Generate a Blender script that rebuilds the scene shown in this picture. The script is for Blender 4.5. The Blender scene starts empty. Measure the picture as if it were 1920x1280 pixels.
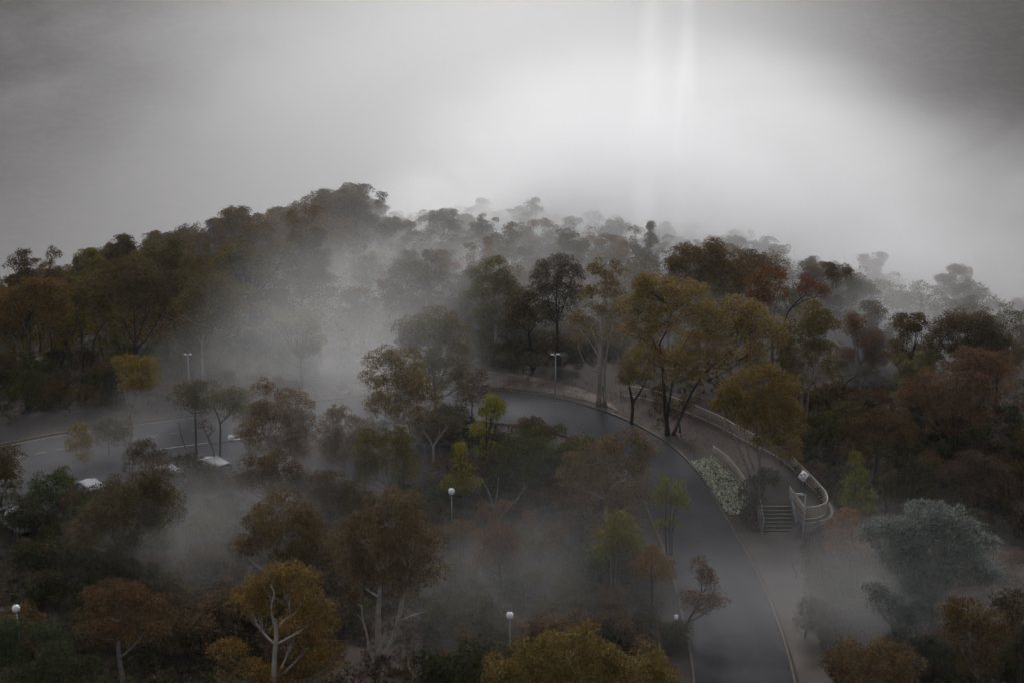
import bpy, math, random
import numpy as np

# ------------------------------------------------------------------ camera, world, sun, exposure
S = bpy.context.scene
COL = S.collection
R = math.radians
CAM_H, PITCH, LENS = 46.0, 17.8, 50.0
cam_data = bpy.data.cameras.new('camera')
cam_data.lens = LENS
cam_data.sensor_width = 36
cam_data.clip_end = 20000
cam = bpy.data.objects.new('camera', cam_data)
cam.location = (0, 0, CAM_H)
cam.rotation_euler = (R(90 - PITCH), 0, 0)
COL.objects.link(cam)
S.camera = cam

SUN_ELEV, SUN_AZ = 36.0, 0.0          # low sun behind the cloud, ahead of the camera
W = bpy.data.worlds.new('World')
S.world = W
W.use_nodes = True
wt = W.node_tree
wt.nodes.clear()
sky = wt.nodes.new('ShaderNodeTexSky')
sky.sky_type = 'NISHITA'
sky.sun_disc = False
sky.sun_elevation = R(SUN_ELEV)
sky.sun_rotation = R(SUN_AZ)
sky.air_density = 1.0
sky.dust_density = 2.0
sky.ozone_density = 1.0
hs = wt.nodes.new('ShaderNodeHueSaturation')
hs.inputs['Saturation'].default_value = 0.28     # overcast: cloud hides the blue
bg = wt.nodes.new('ShaderNodeBackground')
bg.inputs['Strength'].default_value = 0.10
wo = wt.nodes.new('ShaderNodeOutputWorld')
wt.links.new(sky.outputs[0], hs.inputs['Color'])
wt.links.new(hs.outputs[0], bg.inputs['Color'])
wt.links.new(bg.outputs[0], wo.inputs['Surface'])

sd = bpy.data.lights.new('sun', 'SUN')
sd.energy = 1.5
sd.angle = R(12)
sd.color = (1.0, 0.985, 0.975)
sun = bpy.data.objects.new('sun', sd)
sun.rotation_euler = (R(90 - SUN_ELEV), 0, R(180 - SUN_AZ))
sun.location = (0, 60, 120)
COL.objects.link(sun)

S.view_settings.view_transform = 'Standard'
S.view_settings.look = 'None'
S.view_settings.gamma = 1
S.view_settings.use_curve_mapping = False
S.view_settings.exposure = 0.66

cy = S.cycles
cy.use_adaptive_sampling = True
cy.adaptive_threshold = 0.035
cy.use_denoising = True
cy.max_bounces = 4
cy.diffuse_bounces = 2
cy.glossy_bounces = 2
cy.transmission_bounces = 3
cy.transparent_max_bounces = 8
cy.volume_bounces = 2
cy.volume_max_steps = 128

# ------------------------------------------------------------------ helpers
rng = np.random.default_rng(7)
random.seed(7)
F_PX = 1920 / 36 * LENS
TH = R(PITCH)
CT, ST = math.cos(TH), math.sin(TH)


def ss(a, b, x):
    t = np.clip((np.asarray(x, float) - a) / (b - a), 0, 1)
    return t * t * (3 - 2 * t)


TERRACE = [(18.6, 99.0), (21.2, 99.0), (21.55, 96.0), (22.6, 95.9), (23.8, 96.6), (24.3, 98.2), (24.2, 100.5), (23.6, 104), (22.6, 108.6), (20.2, 112.2), (16.5, 118.5), (14.0, 116.0),
           (15.2, 111.5), (16.4, 108.2), (17.2, 106.2), (17.75, 103.9), (18.15, 101.2)]


def poly_sd(x, y, poly):
    """signed distance to a polygon, positive inside"""
    x = np.asarray(x, float)
    y = np.asarray(y, float)
    d = np.full(x.shape, 1e9)
    ins = np.zeros(x.shape, bool)
    n = len(poly)
    for i in range(n):
        ax, ay = poly[i]
        bx, by = poly[(i + 1) % n]
        ex, ey = bx - ax, by - ay
        t = np.clip(((x - ax) * ex + (y - ay) * ey) / (ex * ex + ey * ey), 0, 1)
        d = np.minimum(d, np.hypot(x - ax - t * ex, y - ay - t * ey))
        c = ((ay > y) != (by > y)) & (x < (bx - ax) * (y - ay) / ((by - ay) if by != ay else 1e-9) + ax)
        ins ^= c
    return np.where(ins, d, -d)


def ground_z(x, y):
    x = np.asarray(x, float)
    y = np.asarray(y, float)
    z = 1.2 * ss(95, 113, y) * ss(-22, 0, x)
    u = np.maximum(y - 132, 0)
    q = 0.0012 * u * u
    q = np.where(u > 170, 0.0012 * 170 * 170 + (u - 170) * 0.408, q)
    l = np.maximum(-x - 25, 0)
    lq = np.where(l > 60, 0.0046 * 3600 + (l - 60) * 0.50, 0.0046 * l * l) * ss(120, 155, y)
    r = np.maximum(x - 27 + 30 * ss(135, 190, y), 0)
    rq = np.where(r > 70, 0.0037 * 4900 + (r - 70) * 0.5, 0.0037 * r * r)
    z = z - q - lq - rq
    lumps = 0.35 * np.sin(x * .19 + 1.3) * np.sin(y * .23) + 0.2 * np.sin(x * .41 + y * .37)
    away = np.maximum(ss(128, 150, y), ss(26, 32, x))
    z = z + lumps * away
    rad = np.hypot(x - 20, y - 120)
    far = -140 + 175 * ss(480, 1050, rad) + 12 * np.sin(x * .011 + 1) * np.sin(y * .009) * ss(300, 600, rad)  # rising far land, added as a dark backdrop behind gaps in the cloud
    z = np.where(rad > 240, np.maximum(z, far), z)
    sdist = poly_sd(x, y, TERRACE)
    wdt = np.where(x < 18.3, 1.9, np.where(y > 108, 2.5, 0.45))
    t = ss(0, 1, 1 + sdist / wdt)
    return np.maximum(z, z + (1.2 - z) * t) if np.ndim(z) else max(float(z), float(z + (1.2 - z) * t))


def gz(x, y):
    return float(ground_z(np.array([x]), np.array([y]))[0])


def ray(px, py):
    u, v = (px - 960) / F_PX, (py - 640) / F_PX
    return np.array([u, CT - v * ST, -ST - v * CT])


T_MARCH = np.arange(40, 700, 0.4)


def on_ground(px, py, dz=0.0):
    """where the sight line to that spot of the photograph meets the ground (or a height dz above it)"""
    d = ray(px, py)
    below = CAM_H + d[2] * T_MARCH < ground_z(d[0] * T_MARCH, d[1] * T_MARCH) + dz
    hi = T_MARCH[int(np.argmax(below))] if below.any() else 300.0
    lo = hi - 0.4
    for _ in range(10):
        m = (lo + hi) / 2
        if CAM_H + d[2] * m < gz(d[0] * m, d[1] * m) + dz:
            hi = m
        else:
            lo = m
    return np.array([d[0] * hi, d[1] * hi, CAM_H + d[2] * hi])


def at_depth(px, py, Y):
    d = ray(px, py)
    t = Y / d[1]
    return np.array([d[0] * t, Y, CAM_H + d[2] * t])


def px_per_m(p):
    return F_PX / (p[1] * CT + (CAM_H - p[2]) * ST)


class MB:
    """collects vertices and faces, then links them as one mesh object"""

    def __init__(self):
        self.V, self.Fq, self.Ft, self.n = [], [], [], 0

    def add(self, V, quads=None, tris=None):
        V = np.asarray(V, float).reshape(-1, 3)
        if quads is not None and len(quads):
            self.Fq.append(np.asarray(quads, int) + self.n)
        if tris is not None and len(tris):
            self.Ft.append(np.asarray(tris, int) + self.n)
        self.V.append(V)
        self.n += len(V)

    def box(self, c, s, rz=0, taper=1.0):
        x, y, z = s[0] / 2, s[1] / 2, s[2] / 2
        v = np.array([(-x, -y, -z), (x, -y, -z), (x, y, -z), (-x, y, -z), (-x * taper, -y * taper, z), (x * taper, -y * taper, z), (x * taper, y * taper, z), (-x * taper, y * taper, z)])
        ca, sa = math.cos(rz), math.sin(rz)
        v = np.stack([v[:, 0] * ca - v[:, 1] * sa, v[:, 0] * sa + v[:, 1] * ca, v[:, 2]], 1) + np.asarray(c)
        self.add(v, [(0, 3, 2, 1), (4, 5, 6, 7), (0, 1, 5, 4), (1, 2, 6, 5), (2, 3, 7, 6), (3, 0, 4, 7)])

    def tube(self, pts, rad, sides=7, caps=True):
        pts = np.asarray(pts, float)
        n = len(pts)
        rad = np.broadcast_to(np.asarray(rad, float), (n,))
        t = np.gradient(pts, axis=0)
        t /= np.linalg.norm(t, axis=1)[:, None] + 1e-9
        ref = np.array([0.3, 1.0, 0.1]) if abs(t[0][2]) > 0.7 else np.array([0, 0, 1.0])
        a = np.cross(t, ref)
        a /= np.linalg.norm(a, axis=1)[:, None] + 1e-9
        b = np.cross(t, a)
        ang = np.arange(sides) * 2 * math.pi / sides
        V = pts[:, None, :] + rad[:, None, None] * (np.cos(ang)[None, :, None] * a[:, None, :] + np.sin(ang)[None, :, None] * b[:, None, :])
        i, j = np.meshgrid(np.arange(n - 1), np.arange(sides), indexing='ij')
        i, j = i.ravel(), j.ravel()
        j2 = (j + 1) % sides
        q = np.stack([i * sides + j, i * sides + j2, (i + 1) * sides + j2, (i + 1) * sides + j], 1)
        V = V.reshape(-1, 3)
        tri = []
        if caps:
            V = np.vstack([V, pts[0], pts[-1]])
            for k in range(sides):
                tri.append((n * sides, (k + 1) % sides, k))
                tri.append((n * sides + 1, (n - 1) * sides + k, (n - 1) * sides + (k + 1) % sides))
        self.add(V, q, tri)

    def lathe(self, prof, sides=16, c=(0, 0, 0)):
        pr = np.asarray(prof, float)
        pts = np.stack([np.full(len(pr), c[0]), np.full(len(pr), c[1]), c[2] + pr[:, 1]], 1)
        n = len(pr)
        ang = np.arange(sides) * 2 * math.pi / sides
        V = pts[:, None, :] + pr[:, 0][:, None, None] * np.stack([np.cos(ang), np.sin(ang), 0 * ang], 1)[None]
        i, j = np.meshgrid(np.arange(n - 1), np.arange(sides), indexing='ij')
        i, j = i.ravel(), j.ravel()
        j2 = (j + 1) % sides
        self.add(V.reshape(-1, 3), np.stack([i * sides + j, i * sides + j2, (i + 1) * sides + j2, (i + 1) * sides + j], 1))

    def prism(self, poly, y0, y1):
        """polygon in x-z extruded along y (convex or fan-friendly)"""
        p = np.asarray(poly, float)
        n = len(p)
        V = np.vstack([np.stack([p[:, 0], np.full(n, y0), p[:, 1]], 1), np.stack([p[:, 0], np.full(n, y1), p[:, 1]], 1)])
        q = [(k, (k + 1) % n, n + (k + 1) % n, n + k) for k in range(n)]
        c = len(V)
        V = np.vstack([V, [p[:, 0].mean(), y0, p[:, 1].mean()], [p[:, 0].mean(), y1, p[:, 1].mean()]])
        t = [(c, (k + 1) % n, k) for k in range(n)] + [(c + 1, n + k, n + (k + 1) % n) for k in range(n)]
        self.add(V, q, t)

    def mesh(self, name, mat, smooth=False):
        V = np.vstack(self.V) if self.V else np.zeros((0, 3))
        me = bpy.data.meshes.new(name)
        nq = sum(len(q) for q in self.Fq)
        nt = sum(len(t) for t in self.Ft)
        me.vertices.add(len(V))
        me.vertices.foreach_set('co', V.astype(np.float32).ravel())
        loops = np.concatenate([np.concatenate(self.Fq).ravel() if nq else np.zeros(0, int), np.concatenate(self.Ft).ravel() if nt else np.zeros(0, int)]).astype(np.int32)
        me.loops.add(len(loops))
        me.loops.foreach_set('vertex_index', loops)
        me.polygons.add(nq + nt)
        st = np.concatenate([np.arange(nq) * 4, nq * 4 + np.arange(nt) * 3]).astype(np.int32)
        me.polygons.foreach_set('loop_start', st)
        if smooth:
            me.polygons.foreach_set('use_smooth', np.ones(nq + nt, bool))
        me.materials.append(mat)
        me.update(calc_edges=True)
        me.validate()
        return me

    def build(self, name, mat, parent=None, smooth=False):
        return link(name, self.mesh(name, mat, smooth), parent)


def link(name, data, parent=None, loc=None):
    o = bpy.data.objects.new(name, data)
    COL.objects.link(o)
    if parent is not None:
        o.parent = parent
    if loc is not None:
        o.location = loc
    return o


def tag(o, label=None, cat=None, group=None, kind=None):
    if label:
        o['label'] = label
    if cat:
        o['category'] = cat
    if group:
        o['group'] = group
    if kind:
        o['kind'] = kind
    return o


def thing(name, label, cat, loc=(0, 0, 0), rz=0.0, group=None):
    o = link(name, None, loc=tuple(loc))
    o.rotation_euler = (0, 0, rz)
    return tag(o, label, cat, group)


def copy_thing(root, loc, rz=None, label=None, scale=None):
    r = root.copy()
    COL.objects.link(r)
    r.location = loc
    if rz is not None:
        r.rotation_euler = (0, 0, rz)
    if scale is not None:
        r.scale = scale
    if label:
        r['label'] = label
    for ch in list(root.children):
        c = ch.copy()
        COL.objects.link(c)
        c.parent = r
        for g in list(ch.children):
            d = g.copy()
            COL.objects.link(d)
            d.parent = c
    return r


# ------------------------------------------------------------------ materials
def mat(name):
    m = bpy.data.materials.new(name)
    m.use_nodes = True
    t = m.node_tree
    t.nodes.clear()
    out = t.nodes.new('ShaderNodeOutputMaterial')
    return m, t, out


def N(t, kind, **kw):
    n = t.nodes.new(kind)
    for k, v in kw.items():
        if k in n.inputs:
            n.inputs[k].default_value = v
        else:
            setattr(n, k, v)
    return n


def surf(name, c1, c2, scale=3.0, rough=0.8, bump=0.0, c3=None, scale3=0.3, metal=0.0, detail=6, spec=0.3):
    """two-tone noise surface with fine relief, a broad third tone if given"""
    m, t, out = mat(name)
    b = N(t, 'ShaderNodeBsdfPrincipled', Roughness=rough, Metallic=metal)
    b.inputs['Specular IOR Level'].default_value = spec
    g = N(t, 'ShaderNodeNewGeometry')
    n = N(t, 'ShaderNodeTexNoise', Scale=scale, Detail=detail, Roughness=0.65)
    t.links.new(g.outputs['Position'], n.inputs['Vector'])
    r = N(t, 'ShaderNodeMapRange')
    r.inputs[1].default_value, r.inputs[2].default_value = 0.32, 0.68
    t.links.new(n.outputs['Fac'], r.inputs[0])
    mx = N(t, 'ShaderNodeMix', data_type='RGBA')
    mx.inputs[6].default_value = (*c1, 1)
    mx.inputs[7].default_value = (*c2, 1)
    t.links.new(r.outputs[0], mx.inputs[0])
    col = mx.outputs[2]
    if c3:
        n3 = N(t, 'ShaderNodeTexNoise', Scale=scale3, Detail=4, Roughness=0.6)
        t.links.new(g.outputs['Position'], n3.inputs['Vector'])
        r3 = N(t, 'ShaderNodeMapRange')
        r3.inputs[1].default_value, r3.inputs[2].default_value = 0.45, 0.62
        t.links.new(n3.outputs['Fac'], r3.inputs[0])
        m3 = N(t, 'ShaderNodeMix', data_type='RGBA')
        m3.inputs[7].default_value = (*c3, 1)
        t.links.new(r3.outputs[0], m3.inputs[0])
        t.links.new(col, m3.inputs[6])
        col = m3.outputs[2]
    t.links.new(col, b.inputs['Base Color'])
    if bump:
        bp = N(t, 'ShaderNodeBump', Strength=bump, Distance=0.05)
        t.links.new(n.outputs['Fac'], bp.inputs['Height'])
        t.links.new(bp.outputs[0], b.inputs['Normal'])
    t.links.new(b.outputs[0], out.inputs['Surface'])
    return m


def leaf_material():
    m, t, out = mat('leaves')
    oi = N(t, 'ShaderNodeObjectInfo')
    g = N(t, 'ShaderNodeNewGeometry')
    v = N(t, 'ShaderNodeMapRange')
    v.inputs[3].default_value, v.inputs[4].default_value = 0.70, 2.2
    t.links.new(g.outputs['Random Per Island'], v.inputs[0])
    n = N(t, 'ShaderNodeTexNoise', Scale=0.55, Detail=2)
    tc = N(t, 'ShaderNodeTexCoord')
    t.links.new(tc.outputs['Object'], n.inputs['Vector'])
    hr = N(t, 'ShaderNodeMapRange')
    hr.inputs[1].default_value, hr.inputs[2].default_value = 0.3, 0.7
    hr.inputs[3].default_value, hr.inputs[4].default_value = 0.494, 0.520
    t.links.new(n.outputs['Fac'], hr.inputs[0])
    h = N(t, 'ShaderNodeHueSaturation')
    t.links.new(hr.outputs[0], h.inputs['Hue'])
    t.links.new(v.outputs[0], h.inputs['Value'])
    t.links.new(oi.outputs['Color'], h.inputs['Color'])
    d = N(t, 'ShaderNodeBsdfDiffuse')
    tr = N(t, 'ShaderNodeBsdfTranslucent')
    mx = N(t, 'ShaderNodeMixShader')
    mx.inputs[0].default_value = 0.2
    t.links.new(h.outputs[0], d.inputs['Color'])
    t.links.new(h.outputs[0], tr.inputs['Color'])
    t.links.new(d.outputs[0], mx.inputs[1])
    t.links.new(tr.outputs[0], mx.inputs[2])
    t.links.new(mx.outputs[0], out.inputs['Surface'])
    return m


def fog_material(name, scale, lo, hi, gain, aniso, step, power=1.0, stretch=(1, 1, 1), tone=(0.88, 0.88, 0.89)):
    """soft-edged ellipsoid of drifting fog; the object's colour alpha sets how thick"""
    m, t, out = mat(name)
    tc = N(t, 'ShaderNodeTexCoord')
    ln = N(t, 'ShaderNodeVectorMath', operation='LENGTH')
    t.links.new(tc.outputs['Object'], ln.inputs[0])
    fo = N(t, 'ShaderNodeMapRange', interpolation_type='SMOOTHSTEP')
    fo.inputs[1].default_value, fo.inputs[2].default_value = 0.15, 1.0
    fo.inputs[3].default_value, fo.inputs[4].default_value = 1.0, 0.0
    t.links.new(ln.outputs['Value'], fo.inputs[0])
    g = N(t, 'ShaderNodeNewGeometry')
    mp = N(t, 'ShaderNodeMapping')
    mp.inputs['Scale'].default_value = stretch
    t.links.new(g.outputs['Position'], mp.inputs['Vector'])
    n = N(t, 'ShaderNodeTexNoise', Scale=scale, Detail=4.0, Roughness=0.6, Distortion=0.6)
    t.links.new(mp.outputs[0], n.inputs['Vector'])
    r = N(t, 'ShaderNodeMapRange', interpolation_type='SMOOTHSTEP')
    r.inputs[1].default_value, r.inputs[2].default_value = lo, hi
    t.links.new(n.outputs['Fac'], r.inputs[0])
    oi = N(t, 'ShaderNodeObjectInfo')
    a = N(t, 'ShaderNodeMath', operation='MULTIPLY')
    b = N(t, 'ShaderNodeMath', operation='MULTIPLY')
    c = N(t, 'ShaderNodeMath', operation='MULTIPLY')
    c.inputs[1].default_value = gain
    t.links.new(fo.outputs[0], a.inputs[0])
    t.links.new(r.outputs[0], a.inputs[1])
    t.links.new(a.outputs[0], b.inputs[0])
    t.links.new(oi.outputs['Alpha'], b.inputs[1])
    t.links.new(b.outputs[0], c.inputs[0])
    v = N(t, 'ShaderNodeVolumePrincipled')
    v.inputs['Color'].default_value = (*tone, 1)
    v.inputs['Anisotropy'].default_value = aniso
    t.links.new(c.outputs[0], v.inputs['Density'])
    t.links.new(v.outputs[0], out.inputs['Volume'])
    m.cycles.volume_step_rate = step
    return m


ANISO = 0.6
M_LEAF = leaf_material()
M_BARK_PALE = surf('pale_bark', (0.34, 0.30, 0.265), (0.13, 0.112, 0.098), 2.6, 0.8, 0.4, c3=(0.22, 0.18, 0.15), scale3=0.7)
M_BARK_GREY = surf('grey_bark', (0.16, 0.14, 0.125), (0.085, 0.072, 0.062), 4, 0.85, 0.4)
M_BARK_DARK = surf('dark_bark', (0.035, 0.028, 0.024), (0.018, 0.015, 0.013), 5, 0.9, 0.5)
M_GROUND = surf('bush_ground', (0.030, 0.022, 0.018), (0.014, 0.011, 0.009), 1.7, 0.95, 0.6, c3=(0.040, 0.026, 0.022), scale3=0.16)
M_ASPHALT = surf('asphalt', (0.040, 0.039, 0.042), (0.028, 0.027, 0.030), 2.5, 0.9, 0.15, c3=(0.048, 0.046, 0.049), scale3=0.25, spec=0.06)
M_CONCRETE = surf('kerb_concrete', (0.098, 0.080, 0.064), (0.050, 0.041, 0.033), 3, 0.85, 0.3)
M_PATH = surf('dirt_path', (0.066, 0.053, 0.044), (0.034, 0.027, 0.023), 1.4, 0.95, 0.4, c3=(0.078, 0.064, 0.054), scale3=0.35)
M_DUST = surf('dusty_verge', (0.15, 0.122, 0.102), (0.07, 0.055, 0.046), 1.1, 0.95, 0.4, c3=(0.055, 0.042, 0.036), scale3=0.4)
M_YELLOW = surf('yellow_paint', (0.26, 0.18, 0.06), (0.15, 0.105, 0.045), 6, 0.7)
M_WHITEPAINT = surf('white_paint', (0.36, 0.36, 0.35), (0.20, 0.20, 0.195), 5, 0.7)
M_FENCE = surf('cream_fence_paint', (0.50, 0.43, 0.35), (0.40, 0.34, 0.275), 4, 0.6, 0.1)
M_PICKET = surf('tan_picket', (0.36, 0.30, 0.24), (0.26, 0.215, 0.17), 4, 0.7, 0.1)  # pickets and posts darker than the rails, for contrast
M_STEEL = surf('galvanised_steel', (0.28, 0.30, 0.33), (0.20, 0.22, 0.245), 6, 0.45, 0.0, metal=0.3)
M_GLOBE = surf('opal_globe', (0.72, 0.72, 0.72), (0.55, 0.55, 0.55), 5, 0.35)
M_DARKMETAL = surf('dark_metal', (0.05, 0.05, 0.055), (0.03, 0.03, 0.033), 6, 0.5, metal=0.4)
M_GREENPOST = surf('green_paint', (0.03, 0.10, 0.05), (0.02, 0.07, 0.035), 6, 0.6)
M_SIGN = surf('sign_face', (0.62, 0.56, 0.55), (0.52, 0.47, 0.47), 7, 0.5)
M_SIGNPRINT = surf('sign_print', (0.05, 0.04, 0.06), (0.12, 0.10, 0.13), 9, 0.5)
M_STEP = surf('step_concrete', (0.085, 0.075, 0.065), (0.05, 0.044, 0.038), 3, 0.9, 0.3)
M_NOSING = surf('step_nosing', (0.26, 0.235, 0.205), (0.17, 0.155, 0.135), 5, 0.8)
M_WALL = surf('retaining_concrete', (0.14, 0.12, 0.105), (0.075, 0.066, 0.058), 2, 0.9, 0.3)
M_CARWHITE = surf('white_car_paint', (0.20, 0.205, 0.215), (0.17, 0.175, 0.185), 2, 0.5, spec=0.15)
M_CARGLASS = surf('car_glass', (0.015, 0.017, 0.02), (0.022, 0.025, 0.03), 2, 0.06, spec=0.6)
M_TYRE = surf('tyre_rubber', (0.02, 0.02, 0.02), (0.03, 0.03, 0.03), 8, 0.9)
M_RIM = surf('alloy_rim', (0.45, 0.45, 0.46), (0.38, 0.38, 0.39), 6, 0.35, metal=0.8)
M_TAIL = surf('tail_lens', (0.30, 0.02, 0.02), (0.22, 0.015, 0.015), 8, 0.25, spec=0.5)
M_HEADL = surf('head_lens', (0.70, 0.72, 0.74), (0.55, 0.57, 0.6), 8, 0.15, spec=0.5)
M_PALESTONE = surf('pale_stone', (0.34, 0.35, 0.28), (0.20, 0.21, 0.16), 4, 0.9, 0.3)

# ------------------------------------------------------------------ ground sheet
def axis(lo, hi, step, far):
    c = np.arange(lo, hi + 1e-6, step)
    grow = []
    d, p = step, hi
    while p < far:
        d *= 1.22
        p += d
        grow.append(p)
    gl = []
    d, p = step, lo
    while p > -far:
        d *= 1.22
        p -= d
        gl.append(p)
    return np.concatenate([np.array(gl[::-1]), c, np.array(grow)])


gx, gy = np.clip(axis(-50, 34, 0.6, 6000), -6000, 6000), np.clip(axis(84, 136, 0.5, 6000), -6000, 6000)
GX, GY = np.meshgrid(gx, gy)
GZ = ground_z(GX, GY)
g = MB()
ni, nj = GX.shape
i, j = np.meshgrid(np.arange(ni - 1), np.arange(nj - 1), indexing='ij')
k = (i * nj + j).ravel()
g.add(np.stack([GX, GY, GZ], -1).reshape(-1, 3), np.stack([k, k + 1, k + nj + 1, k + nj], 1))
tag(g.build('ground', M_GROUND, smooth=True), kind='structure')


def catmull(P, n):
    P = np.asarray(P, float)
    Q = np.vstack([2 * P[0] - P[1], P, 2 * P[-1] - P[-2]])
    seg = np.linalg.norm(np.diff(P, axis=0), axis=1)
    cum = np.concatenate([[0], np.cumsum(seg)])
    out = []
    for s in np.linspace(0, cum[-1], n):
        m = min(np.searchsorted(cum, s, 'right') - 1, len(P) - 2)
        t = (s - cum[m]) / seg[m]
        p0, p1, p2, p3 = Q[m], Q[m + 1], Q[m + 2], Q[m + 3]
        out.append(0.5 * ((2 * p1) + (-p0 + p2) * t + (2 * p0 - 5 * p1 + 4 * p2 - p3) * t * t + (-p0 + 3 * p1 - 3 * p2 + p3) * t ** 3))
    return np.array(out)


def sheet(name, A, B, n, across, lift, m, kind='structure', parent=None):
    """a draped strip between two edge curves"""
    a, b = catmull(A, n), catmull(B, n)
    t = np.linspace(0, 1, across + 1)
    P = a[:, None, :] * (1 - t)[None, :, None] + b[:, None, :] * t[None, :, None]
    Z = ground_z(P[..., 0], P[..., 1]) + lift
    mb = MB()
    i, j = np.meshgrid(np.arange(n - 1), np.arange(across), indexing='ij')
    k = (i * (across + 1) + j).ravel()
    mb.add(np.concatenate([P, Z[..., None]], -1).reshape(-1, 3), np.stack([k, k + 1, k + across + 2, k + across + 1], 1))
    o = mb.build(name, m, parent, smooth=True)
    if kind:
        tag(o, kind=kind)
    return o


OUTER = [(12.5, 40), (15.4, 58), (16.99, 74.85), (17.31, 83.4), (17.0, 91.5), (16.2, 98.7), (15.05, 105.6), (12.7, 112.2), (9.0, 118.0), (4.4, 122.1), (-0.74, 124.2), (-9, 125.6), (-18, 124.6), (-28, 121.3), (-38.5, 117.2), (-44, 114.0), (-60, 104.5), (-80, 92)]
INNER = [(6.5, 40), (9.4, 58), (11.02, 74.85), (11.3, 83), (11.2, 91.0), (10.7, 98.0), (9.7, 104.6), (7.6, 109.4), (4.6, 113.0), (1.5, 115.0), (-2.4, 116.4), (-9, 117.6), (-17, 117.0), (-26, 114.3), (-36, 110.2), (-42, 107.0), (-57, 98.2), (-76, 86)]
road = sheet('road', INNER, OUTER, 170, 8, 0.05, M_ASPHALT)
PARK = [(-21, 109.0), (-24.5, 106.0), (-33, 101.2), (-42, 97.0), (-57, 89)]
sheet('car_park', [(-21.0, 115.9), (-26, 114.2), (-36, 110.1), (-42, 106.9), (-57, 98.1)], PARK, 50, 8, 0.046, M_ASPHALT)


def kerb(name, curve, n, w=0.13, h=0.13, side=1):
    c = catmull(curve, n)
    t = np.gradient(c, axis=0)
    t /= np.linalg.norm(t, axis=1)[:, None]
    nrm = np.stack([-t[:, 1], t[:, 0]], 1) * side
    mb = MB()
    off = [0, 0, 0.02, w, w]
    hz = [-0.1, h - 0.02, h, h, -0.1]
    rows = []
    z = ground_z(c[:, 0], c[:, 1]) + 0.05
    for o, hh in zip(off, hz):
        rows.append(np.concatenate([c + nrm * o, (z + hh)[:, None]], 1))
    V = np.stack(rows, 1)
    i, j = np.meshgrid(np.arange(n - 1), np.arange(4), indexing='ij')
    k = (i * 5 + j).ravel()
    mb.add(V.reshape(-1, 3), np.stack([k, k + 1, k + 6, k + 5], 1))
    return tag(mb.build(name, M_CONCRETE), kind='structure')


kerb('kerb', OUTER, 170, side=-1)
kerb('kerb', INNER[:14], 110, side=1)
sheet('footpath', [(17.35, 74), (17.65, 83.4), (17.35, 91.5), (17.0, 95.2), (16.85, 96.6)], [(19.5, 74), (19.9, 83), (20.6, 90), (21.3, 94), (21.5, 96.7)], 40, 6, 0.045, M_PATH)
sheet('dirt_path', [(9.4, 119.2), (7.6, 121.3), (4.8, 123.1), (-0.6, 125.2), (-9, 126.6), (-16, 126.0)], [(9.5, 119.4), (8.4, 122.4), (5.4, 125.9), (-0.4, 129.6), (-9, 131), (-16, 129.0)], 60, 6, 0.045, M_DUST)


def mark(name, p0, p1, w, m):
    d = (p1 - p0) / np.linalg.norm(p1 - p0)
    nn = np.array([-d[1], d[0]]) * w / 2
    t = np.linspace(0, 1, 4)
    P = p0[None] + (p1 - p0)[None] * t[:, None]
    L, Rr = P + nn, P - nn
    mb = MB()
    V = np.stack([np.concatenate([L, (ground_z(L[:, 0], L[:, 1]) + 0.058)[:, None]], 1), np.concatenate([Rr, (ground_z(Rr[:, 0], Rr[:, 1]) + 0.058)[:, None]], 1)], 1)
    mb.add(V.reshape(-1, 3), [(2 * q, 2 * q + 1, 2 * q + 3, 2 * q + 2) for q in range(3)])
    return mb.build(name, m, road)


cl = catmull([((a[0] + b[0]) / 2, (a[1] + b[1]) / 2) for a, b in zip(OUTER[9:], INNER[9:])], 400)
s = np.concatenate([[0], np.cumsum(np.linalg.norm(np.diff(cl, axis=0), axis=1))])
for a in np.arange(18, 62, 1.9):
    k0, k1 = np.searchsorted(s, a), np.searchsorted(s, a + 1.0)
    mark('centre_dash', cl[k0], cl[k1], 0.13, M_YELLOW)
fl = catmull([(-18, 124.15), (-28, 120.85), (-38.5, 116.75), (-44, 113.5), (-58, 105)], 12)
for q in range(11):
    mark('edge_line', fl[q], fl[q + 1] if q % 2 else fl[q] * .04 + fl[q + 1] * .96, 0.10, M_YELLOW)
nl = catmull([(-20, 116.6), (-25.2, 114.9), (-30.5, 112.9)], 6)
for q in range(5):
    if q != 2:
        mark('bay_line', nl[q], nl[q + 1], 0.14, M_WHITEPAINT)

# ------------------------------------------------------------------ tree builder
def bez(p0, p1, p2, n):
    t = np.linspace(0, 1, n)[:, None]
    return (1 - t) ** 2 * p0 + 2 * t * (1 - t) * p1 + t * t * p2


def leaves_into(mb, rg, C, Rad, n_per, L, wd, droop=0.5, flat=0.75, shell=0.35, up=0.3):
    """narrow leaves spread through soft clumps"""
    C = np.asarray(C)
    n_per = np.asarray(n_per, int)
    idx = np.repeat(np.arange(len(C)), n_per)
    n = len(idx)
    d = rg.normal(size=(n, 3))
    d[:, 2] += up
    d /= np.linalg.norm(d, axis=1)[:, None]
    r = shell + (1 - shell) * rg.random(n) ** 0.6
    r *= np.where(rg.random(n) < 0.06, 1.18, 1.0)
    off = d * r[:, None]
    off[:, 2] *= flat
    P = C[idx] + off * Rad[idx][:, None]
    a = d * 0.7 + rg.normal(size=(n, 3)) * 0.7
    a[:, 2] -= droop
    a /= np.linalg.norm(a, axis=1)[:, None]
    b = np.cross(a, rg.normal(size=(n, 3)))
    b /= np.linalg.norm(b, axis=1)[:, None]
    l = L * (0.6 + 0.8 * rg.random(n))[:, None]
    w = wd * (0.6 + 0.8 * rg.random(n))[:, None]
    V = np.stack([P - b * w, P + b * w, P + a * l], 1).reshape(-1, 3)
    mb.add(V, None, np.arange(n * 3).reshape(-1, 3))



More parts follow.
